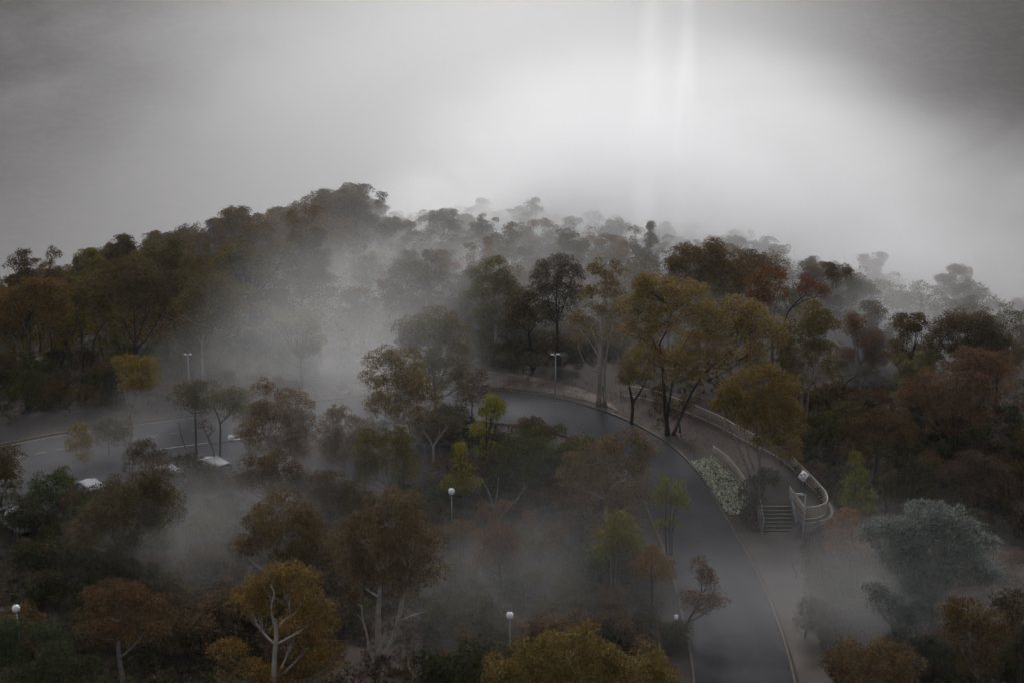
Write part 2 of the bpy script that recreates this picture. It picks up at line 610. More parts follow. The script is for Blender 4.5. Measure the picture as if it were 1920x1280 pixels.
def build_tree(rg, lobes, base, trunks=None, r0=0.2, fork=None, density=1.0, clump=0.62, L=0.175, wd=0.040, droop=0.5, bare=0.0, flat=0.75, twigs=True, sides=7):
    """lobes: [(centre, (rx, ry, rz))]. Trunk and limbs reach into every lobe; twigs carry clumps of leaves. Coordinates are local to base."""
    wood, crown = MB(), MB()
    base = np.zeros(3)
    cen = np.mean([l[0] for l in lobes], axis=0)
    ends = []
    if trunks:
        for pts, ra, rb in trunks:
            pts = np.asarray(pts, float)
            c = catmull(pts, max(6, len(pts) * 3)) if len(pts) > 2 else bez(pts[0], (pts[0] + pts[-1]) / 2, pts[-1], 6)
            rr = np.linspace(ra, rb, len(c))
            if pts[0][2] < 0.5:
                rr[0] *= 1.35
            wood.tube(c, rr, sides)
            for fr in (.4, .55, .7, .85, 1.0):
                kk = min(int(len(c) * fr), len(c) - 1)
                ends.append((c[kk], rr[kk]))
    else:
        lowest = min(l[0][2] - l[1][2] for l in lobes)
        fz = fork if fork else max(0.6, min(cen[2] * 0.62, lowest + 0.4))
        fp = np.array([cen[0] * 0.45, cen[1] * 0.45, fz])
        jit = rg.normal(size=3) * 0.12 * np.array([1, 1, 0])
        c = bez(base, np.array([fp[0] * .2, fp[1] * .2, fz * .55]) + jit, fp, 7)
        rr = np.linspace(r0, r0 * .62, 7)
        rr[0] *= 1.4
        wood.tube(c, rr, sides)
        for kk in (3, 4, 5, 6):
            ends.append((c[kk], rr[kk]))
    C, RR = [], []
    for lc, lr in lobes:
        lc, lr = np.asarray(lc, float), np.asarray(lr, float)
        hub = lc - np.array([0, 0, lr[2] * .25])
        e, er = min(ends, key=lambda q: np.linalg.norm(q[0] - hub) + 4 * max(0, q[0][2] + .55 * np.hypot(*(hub - q[0])[:2]) - hub[2]))
        er = min(er, .16)
        mid = (e + hub) / 2 + np.array([(hub[0] - e[0]) * .12, (hub[1] - e[1]) * .12, -0.12 * np.linalg.norm(hub - e)]) + rg.normal(size=3) * .15
        limb = bez(e, mid, hub, 8)
        lrad = np.linspace(max(er * .55, .032), max(er * .2, .016), 8)
        wood.tube(limb, lrad, 6)
        surf_ = (lr[0] * lr[1] + lr[0] * lr[2] + lr[1] * lr[2]) / 3
        n = int(max(4, density * 6.2 * surf_ / clump ** 2 * 0.5))
        d = rg.normal(size=(n, 3))
        d[:, 2] += 0.35
        d /= np.linalg.norm(d, axis=1)[:, None]
        r = 0.60 + 0.40 * rg.random(n) ** 0.6
        inner = rg.random(n) < 0.18
        r[inner] *= 0.6
        pos = lc + d * r[:, None] * np.maximum(lr - clump * .35, .25)
        pos[:, 2] = np.maximum(pos[:, 2], 0.35)
        for p in pos:
            if twigs:
                s = limb[rg.integers(3, 8)]
                tw = bez(s, (s + p) / 2 + np.array([0, 0, -0.12 * np.linalg.norm(p - s)]) + rg.normal(size=3) * .1, p, 4)
                wood.tube(tw, np.linspace(.017, .006, 4), 4, caps=False)
            if rg.random() >= bare:
                C.append(p)
                RR.append(clump * (0.6 + 0.7 * rg.random()))
    if C:
        RR = np.array(RR)
        per = np.maximum(14, (138 * (RR / 0.62) ** 1.8 * (0.175 / L) ** 1.4).astype(int))
        leaves_into(crown, rg, np.array(C), RR, per, L, wd, droop, flat, .45, .45)
    return wood, crown


COLOURS = {
    'golden': (0.145, 0.082, 0.020), 'olive': (0.078, 0.062, 0.024), 'brown': (0.092, 0.058, 0.028), 'rust': (0.125, 0.056, 0.030), 'red': (0.150, 0.040, 0.028),
    'green': (0.088, 0.088, 0.016), 'lime': (0.135, 0.125, 0.018), 'dark': (0.042, 0.036, 0.018), 'darkgreen': (0.040, 0.048, 0.018), 'grey': (0.125, 0.125, 0.105), 'palegrey': (0.22, 0.235, 0.205), 'umber': (0.070, 0.044, 0.024),
}


def vary(c, amt=0.12):
    k = 1 + amt * (2 * random.random() - 1)
    return (c[0] * k * (1 + .08 * random.uniform(-1, 1)), c[1] * k, c[2] * k * (1 + .15 * random.uniform(-1, 1)), 1)


tri_count = [0]


def px_tree(name, label, cat, foot, lobes, colour, bark='grey', trunks=None, group=None, seed=0, depth=0.8, **kw):
    """a tree whose foot stands on the ground at that spot; its lobes and visible trunks are given where they show and get real depth"""
    rg = np.random.default_rng(1000 + seed)
    G = on_ground(*foot)
    k = px_per_m(G)
    LB = []
    for lb in lobes:
        cx, cyy, rx, ry = lb[:4]
        dy = lb[4] if len(lb) > 4 else rg.uniform(-.5, .5) * rx / k * depth
        p = at_depth(cx, cyy, G[1] + dy) - G
        LB.append((p, (rx / k, max(rx, ry) / k * depth, ry / k / CT)))
    TR = None
    if trunks:
        TR = [([at_depth(x, y, G[1] + (0 if len(pp) < 3 else pp[2])) - G for pp in pts for x, y in [pp[:2]]], ra, rb) for pts, ra, rb in trunks]
        for pts, ra, rb in TR:
            if pts[0][2] < 0.4:
                pts[0][2] = -0.15
    wood, crown = build_tree(rg, LB, G, TR, **kw)
    t = thing(name, label, cat, G, group=group)
    m = {'pale': M_BARK_PALE, 'grey': M_BARK_GREY, 'dark': M_BARK_DARK}[bark]
    wood.build('trunk', m, t, smooth=True)
    if crown.n:
        c = crown.build('crown', M_LEAF, t)
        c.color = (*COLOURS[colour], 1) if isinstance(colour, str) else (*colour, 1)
        tri_count[0] += crown.n // 3
    return t

# ------------------------------------------------------------------ stairs, walls, fences
def along(P, step):
    c = catmull(P, 300)
    s = np.concatenate([[0], np.cumsum(np.linalg.norm(np.diff(c, axis=0), axis=1))])
    n = max(2, int(round(s[-1] / step)) + 1)
    q = np.linspace(0, s[-1], n)
    return np.stack([np.interp(q, s, c[:, 0]), np.interp(q, s, c[:, 1])], 1), s[-1]


def make_fence(label, P, height=1.08, picket_step=0.125, post_step=2.1, z0=None, group='cream picket railings round the stair landing'):
    o3 = np.array([P[0][0], P[0][1], gz(*P[0]) if z0 is None else z0])
    root = thing('picket_fence', label, 'fence', o3, group=group)

    def zz(q):
        return ground_z(q[:, 0], q[:, 1]) if z0 is None else np.full(len(q), z0)
    c, L = along(P, 0.3)
    top = np.concatenate([c, (zz(c) + height)[:, None]], 1) - o3
    tr = MB()
    tr.tube(top, 0.032, 7)
    tr.build('top_rail', M_FENCE, root, smooth=True)
    br = MB()
    br.tube(top - np.array([0, 0, height - 0.13]), 0.028, 6)
    br.build('bottom_rail', M_FENCE, root, smooth=True)
    pm = MB()
    pm.box((0, 0, height / 2 + .02), (0.07, 0.07, height + .12))
    pmesh = pm.mesh('post', M_PICKET)
    km = MB()
    km.box((0, 0, (height + .13) / 2), (0.042, 0.016, height - .17))
    kmesh = km.mesh('picket', M_PICKET)
    for mesh, nm, st in ((pmesh, 'post', post_step), (kmesh, 'picket', picket_step)):
        q, _ = along(P, st)
        z = zz(q)
        t = np.gradient(q, axis=0)
        for p, h, tt in zip(q, z, t):
            o = link(nm, mesh, root, (p[0] - o3[0], p[1] - o3[1], h - o3[2]))
            o.rotation_euler = (0, 0, math.atan2(tt[1], tt[0]))
    return root


FENCE_A = [on_ground(1163, 741)[:2], on_ground(1200, 747)[:2], (13.5, 121.0), (16.06, 117.9), (18.02, 115.0), (19.8, 111.6), (21.5, 108.8), (22.4, 106.4), (22.9, 104.0), (23.55, 100.6), (23.75, 98.8), (23.5, 97.4), (22.9, 96.65), (22.2, 96.3), (21.62, 96.25)]
make_fence('long curved cream picket railing round the far side and hooked end of the landing', FENCE_A, picket_step=0.135)
make_fence('short straight cream railing between the stair head and the lamp post', [(21.6, 96.3), (21.42, 98.1), (21.22, 99.9)], z0=1.2)
make_fence('short bowed cream picket railing above the pale ground cover bank', [(16.5, 108.2), (17.26, 106.2), (17.72, 103.9), (18.06, 101.3)], z0=1.2)

st = thing('stairs', 'broad concrete steps with pale nosings leading up to the railed landing', 'stairs', (19.95, 96.75, 0))
for q in range(7):
    h = 1.2 * (q + 1) / 7
    y0 = q * 0.325
    mb = MB()
    mb.box((0, y0 + 0.162 + 0.02, h - 0.13), (2.34, 0.345, 0.26))
    stp = mb.build('step', M_STEP, st)
    nb = MB()
    nb.box((0, y0 + 0.03, h + 0.002), (2.3, 0.075, 0.016))
    nb.build('nosing', M_NOSING, stp)
for sx in (-1, 1):
    mb = MB()
    mb.prism([(-0.15, -0.2), (2.6, -0.2), (2.6, 1.30), (2.3, 1.30), (-0.15, 0.22)], -0.09, 0.09)
    o = mb.build('side_wall', M_WALL, st)
    o.location = (sx * 1.27, 0, 0)
    o.rotation_euler = (0, 0, R(90))
for sx, nm in ((-1, 'pale steel handrail down the side of the steps next to the bushy tree'), (1, 'pale double steel handrail down the lamp post side of the steps')):
    hr = thing('handrail', nm, 'handrail', (19.95 + sx * 1.22, 96.75, 0), group='steel handrails of the concrete steps')
    for q, (yy, zz_) in enumerate([(0.05, 0.17), (1.15, 0.72), (2.35, 1.2)]):
        mb = MB()
        mb.tube([(0, yy, zz_ - 0.05), (0, yy, zz_ + .93)], 0.024, 6)
        mb.build('post', M_STEEL, hr)
    for hh in ((0.95, 0.5) if sx > 0 else (0.95,)):
        mb = MB()
        mb.tube([(0, -.28, .17 + hh - .22), (0, -.22, .17 + hh - .03), (0, 0.05, .17 + hh), (0, 2.35, 1.2 + hh), (0, 2.7, 1.2 + hh), (0, 2.78, 1.2 + hh - .2)], 0.026, 7)
        mb.build('rail', M_STEEL, hr, smooth=True)

wp = [(21.42, 99.3), (21.58, 96.1), (22.2, 95.98), (23.0, 96.3), (23.75, 97.1), (24.05, 98.7), (23.85, 100.6), (23.3, 103.6)]
c, L = along(wp, 0.35)
tt = np.gradient(c, axis=0)
tt /= np.linalg.norm(tt, axis=1)[:, None]
nn = np.stack([tt[:, 1], -tt[:, 0]], 1)
mb = MB()
V = []
for p, n_ in zip(c, nn):
    zb = min(gz(p[0] + n_[0] * .4, p[1] + n_[1] * .4), 0.3) - 0.4
    a, b = p - n_ * .02, p + n_ * .2
    V += [(a[0], a[1], zb), (b[0], b[1], zb), (b[0], b[1], 1.235), (a[0], a[1], 1.235)]
q = []
for k in range(len(c) - 1):
    for e in range(4):
        q.append((4 * k + e, 4 * k + (e + 1) % 4, 4 * k + 4 + (e + 1) % 4, 4 * k + 4 + e))
q += [(0, 1, 2, 3), (4 * len(c) - 4, 4 * len(c) - 1, 4 * len(c) - 2, 4 * len(c) - 3)]
mb.add(V, q)
tag(mb.build('retaining_wall', M_WALL), 'low stained concrete retaining wall curving under the hooked railing', 'wall')

# interpretive sign on two dark legs in front of the railing
f1, f2 = on_ground(1497.6, 913), on_ground(1506.2, 921)
ax = (f2 - f1)[:2]
ax /= np.linalg.norm(ax)
per = np.array([-ax[1], ax[0]])
if per[0] < 0:
    per = -per
mid = (f1 + f2) / 2
sg = thing('information_sign', 'tilted pale information board with dark pictures on two dark legs at the railing', 'sign', mid)
for s_ in (-.34, .34):
    mb = MB()
    mb.box((ax[0] * s_ + per[0] * .1, ax[1] * s_ + per[1] * .1, .5), (.06, .06, 1.0), math.atan2(ax[1], ax[0]))
    mb.build('leg', M_DARKMETAL, sg)


def sign_quad(mb, u0, u1, v0, v1, lift, thick=.012):
    c0 = np.array([-per[0] * .1, -per[1] * .1, .86])
    U = np.array([ax[0], ax[1], 0]) * 1.05
    Vv = np.array([per[0] * .42, per[1] * .42, .55])
    nrm = np.cross(U, Vv)
    nrm /= np.linalg.norm(nrm)
    if nrm[2] < 0:
        nrm = -nrm
    pts = [c0 + U * (u - .5) + Vv * v + nrm * lift for u, v in ((u0, v0), (u1, v0), (u1, v1), (u0, v1))]
    pts += [p - nrm * thick for p in pts]
    mb.add(pts, [(0, 1, 2, 3), (7, 6, 5, 4), (0, 4, 5, 1), (1, 5, 6, 2), (2, 6, 7, 3), (3, 7, 4, 0)])


mb = MB()
sign_quad(mb, 0, 1, 0, 1, 0, .03)
pn = mb.build('panel', M_SIGN, sg)
for u0, u1, v0, v1 in ((.36, .52, .62, .86), (.56, .68, .66, .86), (.12, .34, .34, .56), (.5, .86, .18, .24), (.5, .86, .28, .33), (.5, .8, .37, .41)):
    mb = MB()
    sign_quad(mb, u0, u1, v0, v1, .004, .006)
    mb.build('picture', M_SIGNPRINT, pn)

# ------------------------------------------------------------------ lamps
def globe_lamp(px, py, rpx, height, label):
    p = on_ground(px, py, height)
    r = rpx / px_per_m(p)
    base = np.array([p[0], p[1], gz(p[0], p[1])])
    t = thing('globe_lamp', label, 'lamp', base, group='white globe lamps on slim poles')
    mb = MB()
    mb.tube([(0, 0, -0.1), (0, 0, height * .5), (0, 0, height - r * .9)], [.055, .045, .04], 8)
    pole = mb.build('pole', M_STEEL, t, smooth=True)
    mb = MB()
    mb.lathe([(0, .0), (.11, .0), (.11, .05), (.06, .09), (.055, .3), (.05, .32)], 10)
    mb.build('base', M_STEEL, pole)
    mb = MB()
    mb.lathe([(.045, height - r * 1.25), (r * .45, height - r * 1.0), (r * .55, height - r * .86), (r * .5, height - r * .8), (0, height - r * .8)], 14)
    mb.build('collar', M_DARKMETAL, t)
    a = np.linspace(-math.pi / 2 + .35, math.pi / 2, 13)
    mb = MB()
    mb.lathe([(r * math.cos(q), height + r * math.sin(q)) for q in a], 20)
    gl = mb.build('globe', M_GLOBE, t, smooth=True)
    mb = MB()
    mb.lathe([(r * .22, height + r * .985), (r * .18, height + r * 1.04), (0, height + r * 1.07)], 12)
    mb.build('finial', M_STEEL, gl, smooth=True)
    return t


globe_lamp(432.5, 820, 5.6, 4.0, 'white globe lamp between the dark trunked tree and the rusty gum by the car park')
globe_lamp(846.5, 920.5, 6.2, 4.0, 'white globe lamp just below the yellow green conical tree')
globe_lamp(956, 1153, 7.0, 4.0, 'white globe lamp on a tall bare pole behind the golden tree')
globe_lamp(30, 1140, 7.4, 4.0, 'white globe lamp above the dark green bush in the lower left corner')


def flood_lamp(fx, fy, height, label, heads, yaw=0.0):
    p = on_ground(fx, fy)
    t = thing('flood_lamp', label, 'lamp', p, yaw, group='steel flood lamps on straight poles')
    mb = MB()
    mb.tube([(0, 0, -.1), (0, 0, height * .5), (0, 0, height)], [.075, .065, .052], 9)
    mb.build('pole', M_STEEL, t, smooth=True)
    mb = MB()
    mb.lathe([(0, .16), (.2, .16), (.26, .12), (.28, -.1)][::-1], 12)
    mb.build('base', M_WALL, t)
    for hx, hy, ln, tilt in heads:
        ar = MB()
        ar.tube([(0, 0, height - .06), (hx * .6, hy * .6, height + .02)], .03, 6)
        ar.build('arm', M_STEEL, t)
        mb = MB()
        z = height + .04
        a = math.atan2(hy, hx)
        mb.box((0, 0, 0), (ln, .24, .07), 0, .86)
        h = mb.build('lamp_head', M_STEEL, t)
        h.location = (hx, hy, z)
        h.rotation_euler = (0, R(tilt), a)
        g2 = MB()
        g2.box((0, 0, -.045), (ln * .8, .18, .02))
        g2.build('lens', M_GLOBE, h)
    return t


flood_lamp(1041, 757, 4.7, 'grey pole with two small flood lights on the dusty verge inside the road bend', [(-.27, -.08, .36, -12), (.22, .1, .34, 10)])
flood_lamp(1504, 1021, 4.0, 'grey pole with a single flood light arm standing in front of the hooked railing', [(-.42, 0.02, .62, -4)])
flood_lamp(357, 738, 3.9, 'faint grey double flood light pole in the fog under the pale trunked hillside gum', [(-.24, 0, .3, -8), (.24, 0, .3, 8)])

p = on_ground(1268, 1157, 2.6)
t = thing('path_lamp', 'small pale lantern on a thin dark stem beside the road behind the leaning rusty tree', 'lamp', (p[0], p[1], gz(p[0], p[1])))
mb = MB()
mb.tube([(-.25, 0, -.1), (-.16, 0, 1.2), (-.05, 0, 2.1), (0, 0, 2.5)], [.035, .03, .026, .024], 6)
mb.build('pole', M_DARKMETAL, t, smooth=True)
mb = MB()
mb.lathe([(0, 2.45), (.09, 2.5), (.13, 2.62), (.12, 2.74), (.05, 2.8), (0, 2.81)], 10)
mb.build('lamp_head', M_GLOBE, t, smooth=True)

p = on_ground(1131, 757)
t = thing('marker_post', 'slim green marker post with a pale cap between the white gum trunks', 'post', p)
mb = MB()
mb.box((0, 0, .95), (.06, .06, 1.95))
mb.build('post', M_GREENPOST, t)
mb = MB()
mb.box((0, -.045, 1.55), (.2, .025, .55))
pl = mb.build('plate', M_GREENPOST, t)
mb = MB()
mb.box((0, -.05, 1.88), (.24, .03, .09))
mb.build('cap', surf('pale_green_paint', (.28, .45, .33), (.22, .36, .26), 8, .6), t)

p = on_ground(804, 1182)
t = thing('bollard', 'short ochre topped bollard standing in the fog beside the white trunked gum', 'bollard', p)
mb = MB()
mb.lathe([(.075, -.1), (.075, .7), (.07, .72)], 10)
mb.build('post', M_BARK_DARK, t)
mb = MB()
mb.lathe([(.085, .7), (.085, 1.02), (.05, 1.08), (0, 1.09)], 10)
mb.build('cap', M_YELLOW, t)

# ------------------------------------------------------------------ cars
def make_car(label, loc, rz):
    t = thing('parked_car', label, 'car', loc, rz, 'pale cars parked behind the bushes')
    # lower body: side profile with wheel arches, lofted across the width with tumblehome
    prof = []
    top = [(-2.25, .62), (-2.22, .92), (-1.9, .98), (-.9, 1.0), (.6, 1.0), (1.1, .98), (1.95, .84), (2.24, .66), (2.28, .42)]
    bot = [(2.2, .26), (1.86, .26)]
    for q in range(9):
        a = math.pi * q / 8
        bot.append((1.42 + .40 * math.cos(a), .28 + .40 * math.sin(a)))
    bot += [(.9, .24), (-.9, .24)]
    for q in range(9):
        a = math.pi * q / 8
        bot.append((-1.4 + .40 * math.cos(a), .28 + .40 * math.sin(a)))
    bot += [(-1.9, .26), (-2.2, .3)]
    prof = np.array(top + bot)
    ys = [(-.9, 0.0), (-.86, .05), (.86, .05), (.9, 0.0)]
    b = MB()
    n = len(prof)
    V = []
    cen = np.array([0, .6])
    for yy, inset in [(-.86, .05), (-.9, .0), (.9, .0), (.86, .05)]:
        sc = prof + (cen - prof) * inset * .5
        V.append(np.stack([sc[:, 0], np.full(n, yy), sc[:, 1]], 1))
    q = []
    for r_ in range(3):
        for k in range(n):
            q.append((r_ * n + k, r_ * n + (k + 1) % n, (r_ + 1) * n + (k + 1) % n, (r_ + 1) * n + k))
    V = np.vstack(V)
    b.add(V, q)
    for r_, flip in ((0, False), (3, True)):
        # side skins: fan between top line and bottom line
        tl = np.array(top)
        xs = np.linspace(-2.2, 2.2, 45)
        up_ = np.interp(xs, tl[:, 0][np.argsort(tl[:, 0])], tl[:, 1][np.argsort(tl[:, 0])])
        lo_ = np.full(45, .26)
        for wx in (1.42, -1.4):
            m_ = np.abs(xs - wx) < .4
            lo_[m_] = .28 + np.sqrt(np.maximum(.16 - (xs[m_] - wx) ** 2, 0))
        yv = -.905 if not flip else .905
        VV = np.vstack([np.stack([xs, np.full(45, yv), lo_], 1), np.stack([xs, np.full(45, yv), up_ - .02], 1)])
        b.add(VV, [(k, k + 1, 45 + k + 1, 45 + k) for k in range(44)])
    body = b.build('body', M_CARWHITE, t)
    # glasshouse
    def ring(z, x0, x1, w):
        return [(x0, -w, z), (x1, -w, z), (x1, w, z), (x0, w, z)]
    cb = MB()
    cb.add(ring(.985, -2.02, 1.12, .84) + ring(1.43, -1.72, .36, .64), [(0, 1, 5, 4), (1, 2, 6, 5), (2, 3, 7, 6), (3, 0, 4, 7)])
    cb.build('window_glass', M_CARGLASS, t)
    rf = MB()
    rf.add(ring(1.432, -1.78, .42, .665) + ring(1.475, -1.70, .34, .60) + ring(1.49, -1.3, 0, .4),
           [(3, 2, 1, 0), (0, 1, 5, 4), (1, 2, 6, 5), (2, 3, 7, 6), (3, 0, 4, 7), (4, 5, 9, 8), (5, 6, 10, 9), (6, 7, 11, 10), (7, 4, 8, 11), (8, 9, 10, 11)])
    rf.build('roof', M_CARWHITE, t)
    for sy in (-1, 1):
        for x0, x1 in ((1.12, .38), (-2.02, -1.72), (-.35, -.4), (-1.2, -1.18)):
            pb = MB()
            pb.tube([(x0, sy * .845, .985), ((x0 + x1) / 2, sy * .755, 1.21), (x1, sy * .65, 1.45)], [.045, .04, .04], 6)
            pb.build('pillar', M_CARWHITE, t)
        rb = MB()
        rb.tube([(-1.7, sy * .58, 1.47), (-1.6, sy * .58, 1.53), (.2, sy * .58, 1.53), (.3, sy * .58, 1.475)], .018, 6)
        rb.build('roof_rail', M_STEEL, t)
        sl = MB()
        sl.box((-.45, sy * .865, .995), (3.05, .035, .03))
        sl.build('sill_trim', M_STEEL, t)
        mi = MB()
        mi.box((.82, sy * 1.0, 1.04), (.14, .2, .13), 0, .8)
        mi.build('mirror', M_CARWHITE, t)
        hb = MB()
        hb.box((2.13, sy * .66, .68), (.24, .34, .15), 0, .8)
        hb.build('headlight', M_HEADL, t)
        tb = MB()
        tb.box((-2.2, sy * .72, .84), (.1, .28, .24), 0, .85)
        tb.build('tail_light', M_TAIL, t)
        for wx in (1.42, -1.4):
            wb = MB()
            a = np.linspace(0, 2 * math.pi, 19)[:-1]
            pr = [(.2, -.1), (.31, -.11), (.34, -.07), (.34, .07), (.31, .11), (.2, .1)]
            VV = [(rr * math.cos(q_), yy, rr * math.sin(q_)) for rr, yy in pr for q_ in a]
            wb.add(VV, [(e * 18 + k, e * 18 + (k + 1) % 18, (e + 1) * 18 + (k + 1) % 18, (e + 1) * 18 + k) for e in range(5) for k in range(18)])
            w_ = wb.build('wheel', M_TYRE, t)
            w_.location = (wx, sy * .8, .34)
            rm = MB()
            VV = [(rr * math.cos(q_), sy * yy, rr * math.sin(q_)) for rr, yy in ((.21, .09), (.18, .07), (.05, .1)) for q_ in a] + [(0, sy * .11, 0)]
            rm.add(VV, [(e * 18 + k, e * 18 + (k + 1) % 18, (e + 1) * 18 + (k + 1) % 18, (e + 1) * 18 + k) for e in range(2) for k in range(18)], [(36 + k, 36 + (k + 1) % 18, 54) for k in range(18)])
            rm.build('rim', M_RIM, w_)
    for nm, m, cc, sz in (('bumper', M_CARWHITE, (2.26, 0, .42), (.14, 1.66, .26)), ('bumper', M_CARWHITE, (-2.24, 0, .46), (.14, 1.66, .28)), ('grille', M_DARKMETAL, (2.285, 0, .6), (.04, .9, .12)), ('number_plate', M_WHITEPAINT, (-2.318, 0, .56), (.015, .4, .11))):
        mb = MB()
        mb.box(cc, sz, 0, .92 if nm == 'bumper' else 1)
        mb.build(nm, m, t)
    return t


pc = on_ground(163, 898, 1.48)
car = make_car('white estate car with roof rails, its pale roof clear above the bushes', (pc[0] + .3, pc[1] - .5, gz(pc[0], pc[1]) + .05), math.atan2(-1.5, 1.29) + math.pi)
for (cx, cyy, h, rz, lb) in ((398, 866, 1.2, 2.3, 'white car showing between the thin dark trunks under the globe lamp'), (312, 886, 1.0, 2.3, 'white car almost hidden behind the dark leafy bush beside the parking bay'),
                             (30, 962, 1.0, 2.35, 'white car with only its bonnet edge showing through foliage at the left edge')):
    q_ = on_ground(cx, cyy, h)
    copy_thing(car, (q_[0], q_[1], gz(q_[0], q_[1]) + .05), rz, lb)
